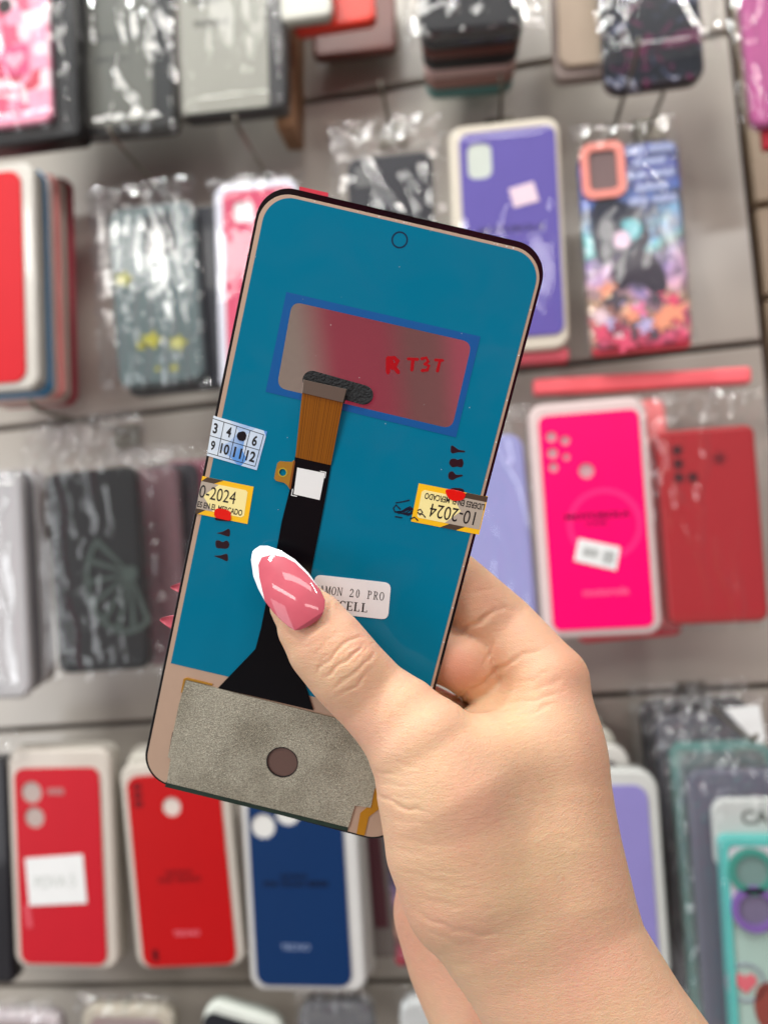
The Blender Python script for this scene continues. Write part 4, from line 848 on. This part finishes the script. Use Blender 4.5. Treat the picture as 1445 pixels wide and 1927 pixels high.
# printed galaxy case
def galaxy(nt, b, tc, mx):
    def N(sc, d=3, dist=1.0):
        n = nt.nodes.new('ShaderNodeTexNoise'); n.inputs['Scale'].default_value = sc; n.inputs['Detail'].default_value = d; n.inputs['Distortion'].default_value = dist; nt.links.new(tc.outputs['Object'], n.inputs['Vector']); return n
    sp = nt.nodes.new('ShaderNodeSeparateXYZ'); nt.links.new(tc.outputs['Object'], sp.inputs[0])
    n = N(17, 3, 1.2); ad = nt.nodes.new('ShaderNodeMath'); ad.operation = 'MULTIPLY_ADD'; ad.inputs[1].default_value = 0.13; nt.links.new(n.outputs['Fac'], ad.inputs[0]); nt.links.new(sp.outputs[2], ad.inputs[2])
    mr = nt.nodes.new('ShaderNodeMapRange'); mr.inputs[1].default_value = 0.06; mr.inputs[2].default_value = 0.215; nt.links.new(ad.outputs[0], mr.inputs[0])
    cr = nt.nodes.new('ShaderNodeValToRGB'); nt.links.new(mr.outputs[0], cr.inputs[0]); e = cr.color_ramp.elements
    e[0].position = 0; e[0].color = lin((196, 40, 70))+(1,); e[1].position = 1; e[1].color = lin((118, 130, 190))+(1,)
    for p, c_ in ((.10, (226, 90, 130)), (.18, (226, 190, 150)), (.26, (222, 170, 190)), (.34, (150, 130, 190)), (.42, (60, 60, 84)), (.50, (90, 180, 180)), (.58, (70, 140, 190)), (.66, (40, 46, 90)), (.74, (74, 110, 190)), (.86, (70, 82, 170))): q_ = e.new(p); q_.color = lin(c_)+(1,)
    n2 = N(55, 3, 2.0); c2 = nt.nodes.new('ShaderNodeValToRGB'); nt.links.new(n2.outputs['Fac'], c2.inputs[0]); c2.color_ramp.elements[0].position = .44; c2.color_ramp.elements[0].color = (0.08, .08, .13, 1); c2.color_ramp.elements[1].position = .60; c2.color_ramp.elements[1].color = (1, 1, 1, 1)
    m2 = nt.nodes.new('ShaderNodeMix'); m2.data_type = 'RGBA'; m2.blend_type = 'MULTIPLY'; m2.inputs[0].default_value = .75; nt.links.new(cr.outputs[0], m2.inputs[6]); nt.links.new(c2.outputs[0], m2.inputs[7]); nt.links.new(m2.outputs[2], b.inputs['Base Color'])
f = item('printed_case', (1086, 282), (1276, 262), (1118, 664), OFF+.008, 'blue and pink galaxy printed case with a coral camera frame', 'phone case')
slab('case_back', 0, 0, f.w, f.h, .009, -.009, 0, .003, f, mat('galaxy_print', (90, 100, 180), .3, coat=.4, extra=galaxy), f.root)
slab('red_bumper', .001, f.h-.006, f.w-.001, f.h+.0015, .004, -.010, -.0012, .002, f, cm((196, 56, 72), .35), f.root)
c = f.uv(1134, 322); plate('camera_frame', [rrect(c[0]-.0155, c[1]-.0205, c[0]+.0155, c[1]+.0205, .008), rrect(c[0]-.0098, c[1]-.0145, c[0]+.0098, c[1]+.0145, .004)], f, 0, .003, cm((226, 138, 126), .35), f.root, .0008)
plate('camera_opening', rrect(c[0]-.0098, c[1]-.0145, c[0]+.0098, c[1]+.0145, .004), f, .0002, .0008, cm((112, 92, 92), .3), f.root)
def wblob(name, pts, z0, z1, m, par, fr):
    P = [np.array(fr.uv(*p)) for p in pts]; n = len(P); out = []
    for i in range(n):
        a, b, c_, d = P[i-1], P[i], P[(i+1) % n], P[(i+2) % n]
        for t in (0, .33, .66): p = 0.5*((2*b)+(-a+c_)*t+(2*a-5*b+4*c_-d)*t*t+(-a+3*b-3*c_+d)*t**3); out.append((float(p[0]), float(p[1])))
    return plate(name, out, fr, z0, z1, m, par)
for pts, rgb in (([(1116, 386), (1160, 376), (1200, 400), (1222, 440), (1210, 470), (1170, 470), (1140, 500), (1118, 470)], (34, 38, 54)), ([(1150, 500), (1190, 470), (1230, 480), (1255, 530), (1240, 560), (1200, 530), (1165, 545)], (50, 48, 60)),
                 ([(1168, 420), (1195, 412), (1208, 432), (1190, 452)], (90, 170, 180)), ([(1156, 440), (1180, 436), (1184, 462), (1158, 466)], (226, 196, 216)), ):
    wblob('print_shape', pts, .0002, .0006+.0001*rgb[0]/255, cm(rgb, .35, .3), f.root, f)
random.seed(33)
for k in range(26):
    c = f.uv(random.uniform(1128, 1280), random.uniform(545, 650)); r_ = random.uniform(.002, .0062); n_ = random.choice((4, 5, 6)); ph = random.uniform(0, 6); zz_ = .0003+.00003*k
    plate('flower_print', [(c[0]+r_*(1+.4*math.cos(n_*a+ph))*math.cos(a), c[1]+r_*(1+.4*math.cos(n_*a+ph))*math.sin(a)) for a in [math.pi*j/14 for j in range(28)]], f, .0001, zz_+.0002, cm(random.choice(((226, 198, 206), (222, 120, 160), (214, 80, 110), (226, 206, 170), (180, 170, 210), (80, 74, 84), (230, 150, 120))), .35), f.root)
for k in range(5):
    y0 = .02+.062*k
    for j, (a0, a1) in enumerate(((.47, .66), (.70, .95)) if k % 2 == 0 else ((.55, .86),)):
        plate('pale_print', rc(f, a0, y0, a1, y0+.035, .001), f, .0001, .0005, cm((150, 160, 196), .4), f.root)
bag(f, -.004, -.018, f.w+.002, f.h+.002, .003, f.root, M_film, seed=29, amp=.0016)
# ---- coral shelf rail box
f = item('coral_case', (1003, 712), (1415, 690), (1006, 745), OFF-.01, 'long coral pink case lying on its side above the hot pink case', 'phone case')
slab('case_back', 0, 0, f.w, f.h-.001, .003, -.012, 0, .003, f, cm((238, 104, 112), .4, .2), f.root)
# ---- row 3
f = item('boxed_case', (-60, 890), (38, 882), (-40, 1318), OFF+.03, 'clear white case cut off by the left edge, front of the middle left stack', 'phone case')
slab('case_back', 0, 0, f.w, f.h, .012, -.006, 0, .003, f, cm((168, 166, 168), .2, .6), f.root); bag(f, 0, 0, f.w, f.h, .002, f.root, M_filmd, seed=91, top=0, folds=14, diag=.08)
for k, (rgb, nm) in enumerate((((112, 110, 114), 'second, darker grey case edge in the middle left stack'), ((186, 184, 186), 'third case edge, pale grey, in the middle left stack'), ((136, 126, 124), 'rearmost brownish grey case edge in the middle left stack')), 1):
    f = item('boxed_case', (-55+k*14, 892-k*2), (40+k*13, 884-k*2), (-35+k*13, 1314-k*8), OFF+.03-.011*k, nm, 'phone case')
    slab('case_back', 0, 0, f.w, f.h, .012, -.006, 0, .003, f, cm(rgb, .2, .6), f.root)
f = item('bagged_case', (82, 892), (252, 878), (112, 1270), OFF+.016, 'black case embossed with a spoked wheel, in a bag with a bright crumpled top', 'phone case')
slab('case_back', 0, 0, f.w, f.h, .009, -.010, 0, .003, f, cm((13, 17, 20), .35, .15), f.root)
c = f.uv(240, 1090); M_whl = cm((62, 74, 70), .35)
arcp = lambda rx, ry: [(c[0]-.003+rx*math.cos(t), c[1]+ry*math.sin(t)) for t in [math.pi*(.28+1.02*k/30) for k in range(31)]]
plate('wheel_rim', arcp(.032, .042)+arcp(.028, .038)[::-1], f, 0, .0012, M_whl, f.root)
plate('wheel_hub', circ(c[0]+.003, c[1]-.004, .006, 24), f, 0, .0018, M_whl, f.root)
for k in range(8):
    a = math.pi*(.30+.98*k/7); x0_, y0_ = c[0]+.003, c[1]-.004; x1_, y1_ = c[0]-.003+.029*math.cos(a), c[1]+.039*math.sin(a)
    nx_, ny_ = -math.sin(a), math.cos(a)
    plate('wheel_spoke', [(x0_+nx_*.0008, y0_+ny_*.0008), (x1_+nx_*.0022, y1_+ny_*.0022), (x1_-nx_*.0022, y1_-ny_*.0022), (x0_-nx_*.0008, y0_-ny_*.0008)], f, .0002+.00002*k, .0010+.00002*k, M_whl, f.root)
bag(f, -.016, -.040, f.w+.014, f.h+.006, .003, f.root, M_filmb, seed=31, amp=.0034, top=.045, bulge=.002, folds=5)
for k, (rgb, lb) in enumerate((((120, 92, 98), 'mauve bagged case edge right of the wheel case'), ((60, 60, 66), 'dark bagged case edge behind the mauve one, near the screen'), ((196, 120, 140), 'pink bagged case edge touching the screen on the left'))):
    f = item('bagged_case', (232+k*38, 884-k*8), (330+k*36, 876-k*8), (250+k*36, 1255-k*18), OFF-.012-.018*k, lb, 'phone case')
    slab('case_back', 0, 0, f.w, f.h, .008, -.010, 0, .003, f, cm(rgb, .35, .3), f.root)
    bag(f, -.004, -.016, f.w+.004, f.h+.003, .002, f.root, M_filmd, seed=33+k, amp=.003)
f = item('bagged_case', (852, 826), (984, 812), (880, 1205), OFF, 'pale lilac case in a bag between the screen and the hot pink case', 'phone case')
slab('case_back', 0, 0, f.w, f.h, .012, -.009, 0, .003, f, cm((158, 160, 214), .35, .3), f.root)
bag(f, -.003, -.022, f.w+.009, f.h+.003, .003, f.root, M_filmd, seed=37, amp=.002)
f = item('boxed_case', (992, 762), (1214, 742), (1022, 1204), OFF+.010, 'hot pink case in a frosted tray with a tilted barcode sticker', 'phone case')
tray(f, cm((208, 190, 188), .3, .4), .012); case(f, .085, .055, .93, .965, (238, 0, 104), holes=((.46, .30, .065, ), (.185, .145, .045), (.185, .215, .045), (.30, .165, .04), (.30, .235, .03), (.185, .275, .04)), r=.006, rough=.4)
plate('camera_insert', rc(f, .12, .10, .56, .36), f, .0001, .0004, cm((190, 150, 156), .4), f.root)
plate('ring_print', [circ(f.w*.58, f.h*.53, .026, 40), circ(f.w*.58, f.h*.53, .0225, 40)], f, .0015, .00156, cm((246, 44, 122), .35), f.root)
ftext(f, 'MOTOROLA', .25, .478, .80, .502, .0016, cm((60, 0, 34)), .04); ftext(f, 'CASE', .42, .512, .60, .532, .0016, cm((120, 0, 60)), .02)
stk = f.loop([(1088, 1013), (1166, 1030), (1158, 1073), (1080, 1055)]); ps = plate('price_sticker', stk, f, .0017, .0022, M_white, f.root)
for k in range(9):
    x = 1098+k*3.3; plate('barcode_bar', f.loop([(x, 1028+k*.7), (x+1.6, 1028.3+k*.7), (x-1.6, 1046+k*.7), (x-3.2, 1045.7+k*.7)]), f, .0022, .0024, cm((120, 126, 124)), ps)
for k in range(4):
    plate('barcode_bar', f.loop([(1136-k*1.4, 1036+k*6), (1157-k*1.4, 1040+k*6), (1156-k*1.4, 1043+k*6), (1135-k*1.4, 1039+k*6)]), f, .0022, .0024, cm((110, 116, 114)), ps)
ftext(f, 'motorola', .36, .795, .74, .825, .0016, cm((240, 92, 140)), .03)
f = item('boxed_case', (1058, 770), (1250, 752), (1108, 1192), OFF-.008, 'salmon pink case edge just behind the hot pink case', 'phone case')
slab('case_back', 0, 0, f.w, f.h, .007, -.008, 0, .003, f, cm((240, 130, 132), .4, .2), f.root)
f = item('boxed_case', (1040, 790), (1236, 770), (1092, 1212), OFF-.024, 'red case with only its lower edge showing under the hot pink case', 'phone case')
slab('case_back', 0, 0, f.w, f.h, .007, -.008, 0, .003, f, cm((224, 70, 84), .4, .2), f.root)
f = item('bagged_case', (1232, 812), (1420, 800), (1262, 1178), OFF+.004, 'dark red case with small camera openings in a bag at the right edge', 'phone case')
slab('case_back', 0, 0, f.w, f.h, .007, -.009, 0, .003, f, cm((164, 32, 38), .35, .3), f.root)
for x, y in ((1274, 847), (1276, 873), (1277, 899), (1303, 898)):
    c = f.uv(x, y); plate('camera_opening', circ(c[0], c[1], .0036), f, 0, .0006, cm((64, 10, 18)), f.root)
c = f.uv(1353, 862)
for a in (0.2, 1.3, 2.4): plate('dark_motif', [(c[0]+.005*math.cos(a)+.0006*math.sin(a), c[1]+.005*math.sin(a)-.0006*math.cos(a)), (c[0]-.005*math.cos(a)+.0006*math.sin(a), c[1]-.005*math.sin(a)-.0006*math.cos(a)), (c[0]-.005*math.cos(a)-.0006*math.sin(a), c[1]-.005*math.sin(a)+.0006*math.cos(a)), (c[0]+.005*math.cos(a)-.0006*math.sin(a), c[1]+.005*math.sin(a)+.0006*math.cos(a))], f, .0002+.0001*a, .0006+.0001*a, cm((90, 10, 20)), f.root)
bag(f, -.012, -.027, f.w+.010, f.h+.004, .003, f.root, M_filmd, seed=41, amp=.0028, top=.03)
# ---- row 4
f = item('dark_packet', (-120, 1380), (10, 1372), (-110, 1850), OFF+.01, 'nearly black packet edge at the lower left with a shiny bag top', 'phone case')
slab('case_back', 0, .02, f.w, f.h, .006, -.012, 0, .003, f, cm((24, 22, 28), .35, .3), f.root); bag(f, .02, -.004, f.w+.020, .022, .004, f.root, M_filmb, seed=43, amp=.004)
f = item('boxed_case', (12, 1412), (205, 1402), (22, 1822), OFF+.012, 'red case with two round camera openings and a large white label', 'phone case')
tray(f, cm((196, 188, 178), .3, .4), .012); case(f, .075, .085, .90, .975, (188, 18, 36), holes=((.24, .195, .10), (.26, .31, .095)), r=.008)
plate('camera_insert', rc(f, .10, .12, .50, .40), f, .0001, .0004, cm((176, 160, 154), .4), f.root)
plate('flash_opening', rc(f, .40, .175, .56, .205, .001), f, .0015, .0018, cm((170, 110, 110)), f.root)
lb = plate('white_label', f.loop([(50, 1614), (158, 1606), (166, 1698), (58, 1703)]), f, .0017, .0022, M_white, f.root)
text('print', 'POVA 5', f, [(68, 1648), (144, 1643), (145, 1666), (69, 1671)], .0024, cm((190, 196, 192)), lb)
f2 = f; plate('small_print', f.loop([(47, 1702), (58, 1701), (64, 1744), (53, 1745)]), f, .00155, .0017, cm((206, 80, 92)), f.root)
stack_behind((18, 1406), (214, 1396), (28, 1810), OFF+.012, .014, (4, -4), [(190, 60, 64)], ['second boxed case right behind the red case with the white label'], 'phone case', None, frame=(178, 172, 162))
f = item('boxed_case', (222, 1440), (424, 1430), (262, 1826), OFF+.012, 'red case with a single round opening, left of the navy blue case', 'phone case')
tray(f, cm((196, 190, 180), .3, .4), .012); case(f, .07, .06, .93, .985, (178, 4, 10), holes=((.47, .22, .085),), r=.009)
plate('camera_insert', rc(f, .36, .16, .58, .29), f, .0001, .0004, cm((206, 196, 188), .4), f.root)
for k in range(3): plate('lens_mark', rc(f, .13, .095+.042*k, .21, .125+.042*k, .002), f, .0015, .0018, cm((100, 6, 16)), f.root)
ftext(f, 'SUITABLE', .36, .525, .60, .548, .0016, cm((90, 0, 8)), .04); ftext(f, 'FOR TECNO', .29, .558, .68, .582, .0016, cm((90, 0, 8)), .04)
ftext(f, 'TECNO', .38, .815, .62, .84, .0016, cm((214, 110, 124)), .03); plate('tiny_print', rc(f, .17, .90, .22, .955, .001), f, .00155, .0018, cm((80, 0, 10)), f.root)
stack_behind((228, 1432), (438, 1412), (270, 1818), OFF+.012, .016, (5, -8), [(206, 200, 190), (214, 208, 198), (196, 60, 60)], ['pale boxed case directly behind the plain red case', 'pale boxed case third in the stack of the plain red case', 'rearmost boxed case of the plain red stack'], 'phone case', None, frame=(206, 202, 192))
f = item('boxed_case', (452, 1494), (668, 1488), (470, 1866), OFF+.018, 'navy blue case with round camera openings under the screen', 'phone case')
tray(f, cm((202, 202, 200), .25, .5), .012); case(f, .06, .02, .88, .965, (8, 46, 92), holes=((.19, .165, .105), (.41, .10, .105)), r=.009)
plate('camera_insert', rc(f, .08, .04, .54, .25), f, .0001, .0004, cm((214, 214, 210), .4), f.root)
ftext(f, 'SUITABLE', .32, .405, .55, .43, .0016, cm((6, 16, 40)), .04); ftext(f, 'FOR TECNO SERIES', .17, .44, .73, .47, .0016, cm((6, 16, 40)), .04)
ftext(f, 'TECNO', .29, .755, .54, .787, .0016, cm((120, 136, 168)), .03)
stack_behind((458, 1488), (676, 1480), (476, 1852), OFF+.018, .016, (3, -6), [(150, 150, 150), (120, 60, 70)], ['grey boxed case behind the navy blue case', 'rearmost maroon boxed case behind the navy blue case'], 'phone case', None, frame=(190, 188, 182))
f = item('boxed_case', (640, 1520), (718, 1516), (668, 1806), OFF-.016, 'grey packet with a dark maroon stripe right of the navy blue case', 'phone case')
slab('case_back', 0, 0, f.w, f.h, .004, -.012, 0, .002, f, cm((116, 110, 106), .35, .3), f.root); plate('maroon_stripe', rc(f, .55, .05, .9, .8), f, 0, .0006, cm((86, 52, 58)), f.root)
f = item('printed_packet', (722, 1560), (790, 1556), (742, 1822), OFF-.018, 'turquoise and violet printed packet just left of the wrist', 'phone case')
slab('case_back', 0, 0, f.w, f.h, .006, -.012, 0, .002, f, mat('galaxy2', (90, 180, 200), .3, coat=.4, extra=galaxy), f.root); bag(f, -.004, -.004, f.w, f.h+.004, .002, f.root, M_filmb, seed=47, amp=.003)
f = item('boxed_case', (1020, 1452), (1236, 1440), (1040, 1860), OFF+.012, 'lavender case in a white tray half hidden by the wrist', 'phone case')
tray(f, cm((196, 198, 194), .3, .4), .012, .016); case(f, .06, .07, .90, .97, (138, 130, 190), r=.010)
for k, (rgb, lb, fc) in enumerate((((196, 194, 188), 'white tray behind the lavender case with a dark camera opening', (60, 40, 50)), ((190, 188, 176), 'third pale tray in the stack behind the lavender case', (180, 176, 164)), ((170, 168, 156), 'fourth, dimmer tray in the stack behind the lavender case', (160, 156, 146)), ((150, 148, 138), 'rearmost grey tray high behind the lavender case', (140, 138, 128))), 1):
    f = item('boxed_case', (1010-k*6, 1440-k*34), (1208-k*26, 1428-k*34), (1030-k*6, 1850-k*26), OFF+.012-.017*k, lb, 'phone case')
    slab('tray', 0, 0, f.w, f.h, .014, -.010, 0, .003, f, cm(rgb, .35, .3), f.root); plate('phone_case', rc(f, .08, .07, .90, .96, .008), f, .0002, .0012, cm(fc, .45), f.root)
# bagged stack lower right, receding to the upper left
bl_ = [((1344, 1512), (1520, 1500), (1362, 1985), (150, 170, 166), 'teal framed case with two round colourful camera holes at the lower right edge'),
       ((1292, 1452), (1480, 1440), (1322, 1950), (98, 100, 118), 'dark slate bagged case right behind the teal framed one'),
       ((1262, 1404), (1450, 1390), (1296, 1925), (96, 118, 120), 'dark case with a teal rim, third in the lower right stack'),
       ((1232, 1350), (1424, 1336), (1272, 1900), (84, 84, 94), 'black bagged case fourth in the lower right stack'),
       ((1204, 1322), (1404, 1308), (1248, 1880), (34, 34, 40), 'rearmost black bagged case under the shiny bag tops at the lower right')]
for k, (a_, b_, c_, rgb, lb) in enumerate(bl_):
    f = item('bagged_case', a_, b_, c_, OFF+.035-.020*k, lb, 'phone case')
    if k == 0:
        slab('card', 0, 0, f.w, f.h*.3, .010, -.012, -.008, .002, f, cm((190, 194, 192), .4, .2), f.root)
        ftext(f, 'CA', .32, .045, .62, .105, -.0078, cm((84, 90, 84)), .02)
        y0 = f.uv(1360, 1578)[1]; ff = Fr(f.P(0.002, y0, 0), f.ex, f.ey, f.n); ff.w = f.w; ff.h = f.h-y0; ff.root = f.root
        slab('case_back', 0, 0, ff.w, ff.h, .006, -.010, 0, .003, ff, cm((176, 204, 194), .3, .4), f.root)
        plate('teal_frame', [rrect(-.0003, -.0003, ff.w, ff.h, .006), rrect(.0042, .0042, ff.w-.004, ff.h-.004, .004)], ff, -.009, .0022, cm((96, 196, 190), .25, .5), f.root, .0006)
        plate('camera_panel', rrect(.0044, .0046, .05, .036*1.55, .006), ff, .0001, .0016, cm((214, 208, 216), .35), f.root)
        for (x, y, rgb2, rgb3) in ((1412, 1637, (66, 150, 136), (120, 150, 146)), (1418, 1708, (132, 100, 176), (120, 112, 140))):
            c = ff.uv(x, y); plate('lens_ring', [circ(c[0], c[1], .0150), circ(c[0], c[1], .0105)], ff, .0016, .0042, cm(rgb2, .3, .3), f.root, .0008); plate('lens_hole', circ(c[0], c[1], .0105), ff, .0016, .0022, cm(rgb3), f.root)
        c = ff.uv(1402, 1849); plate('charm_ring', [circ(c[0], c[1], .0125), circ(c[0], c[1], .0112)], ff, .0001, .0012, cm((150, 156, 170), .4), f.root); plate('heart_motif', heart(c[0], c[1], .0072), ff, .0001, .0012, cm((228, 110, 122)), f.root)
        c = ff.uv(1446, 1895); plate('brown_motif', circ(c[0], c[1], .009, 24, .016), ff, .0001, .0012, cm((150, 70, 60)), f.root)
        bag(f, -.003, -.006, f.w, f.h, .004, f.root, M_film, seed=50, amp=.0012)
    else:
        slab('case_back', 0, 0, f.w, f.h, .010, -.010, 0, .003, f, cm(rgb, .3, .5), f.root)
        if k == 2: plate('teal_rim', [rrect(-.0004, -.0004, f.w, f.h, .010), rrect(.005, .005, f.w-.005, f.h-.005, .008)], f, -.008, .0015, cm((96, 150, 144), .3, .4), f.root)
        bag(f, -.008, -.016, f.w+.004, f.h+.003, .003, f.root, M_filmc, seed=51+k, amp=.0036, top=.05, folds=16)
f = item('price_card', (1362, 1334), (1428, 1324), (1372, 1400), OFF+.03, 'small blank white paper flap on the shiny bag tops at the lower right', 'card')
plate('paper', [(0, 0), (f.w, 0), (f.w, f.h), (f.w*.75, f.h*1.1)], f, 0, .0006, M_white, f.root)
# ---- row 5 (tops only)
row5 = [((-30, 1908), (108, 1898), (-30, 2200), (196, 186, 190), 'pale boxed case top at the bottom left corner'), ((150, 1896), (322, 1886), (150, 2200), (188, 180, 164), 'beige boxed case top at the bottom, right of the corner one'),
        ((388, 1882), (536, 1932), (330, 2200), (214, 220, 212), 'tilted white case top with a black face at the bottom'), ((750, 1884), (900, 1876), (750, 2200), (200, 204, 204), 'shiny bagged white case top left of the wrist at the bottom'), ((560, 1886), (700, 1880), (560, 2200), (96, 98, 104), 'dark grey bagged case top below the navy blue case')]
for k, (a_, b_, c_, rgb, lb) in enumerate(row5):
    f = item('boxed_case', a_, b_, c_, OFF+.01, lb, 'phone case')
    slab('tray', 0, 0, f.w, f.h, .012, -.012, 0, .003, f, cm(rgb, .3, .4), f.root)
    if k == 2: plate('phone_case', rc(f, .02, .06, 1.0, .98, .008), f, .0002, .0016, cm((34, 36, 42), .35, .3), f.root)
    elif k < 2: plate('phone_case', rc(f, .1, .06, .9, .96, .008), f, .0002, .0012, cm((150, 130, 130), .4), f.root)
    if k != 2: bag(f, -.002, -.012, f.w+.002, f.h, .002, f.root, M_filmd, seed=60+k, amp=.003)
# hooks
HK = [(300, 352, .165, 'wire hook sticking out above the grey green bagged case'), (500, 325, .150, 'wire hook sticking out above the dusty pink case'), (1166, 205, .150, 'wire hook above the galaxy printed case'),
      (160, 795, .15, 'wire hook above the wheel embossed case'), (1352, 1345, .16, 'wire hook through the lower right stack of bags'), (728, 210, .07, 'short wire hook above the black bagged case'), (942, 200, .07, 'short wire hook above the purple case'),
      (1236, 205, .06, 'short wire hook right of the one above the galaxy printed case')]
for x, y, o_, lb in HK:
    h = hook(x, y, o_); h['label'] = lb
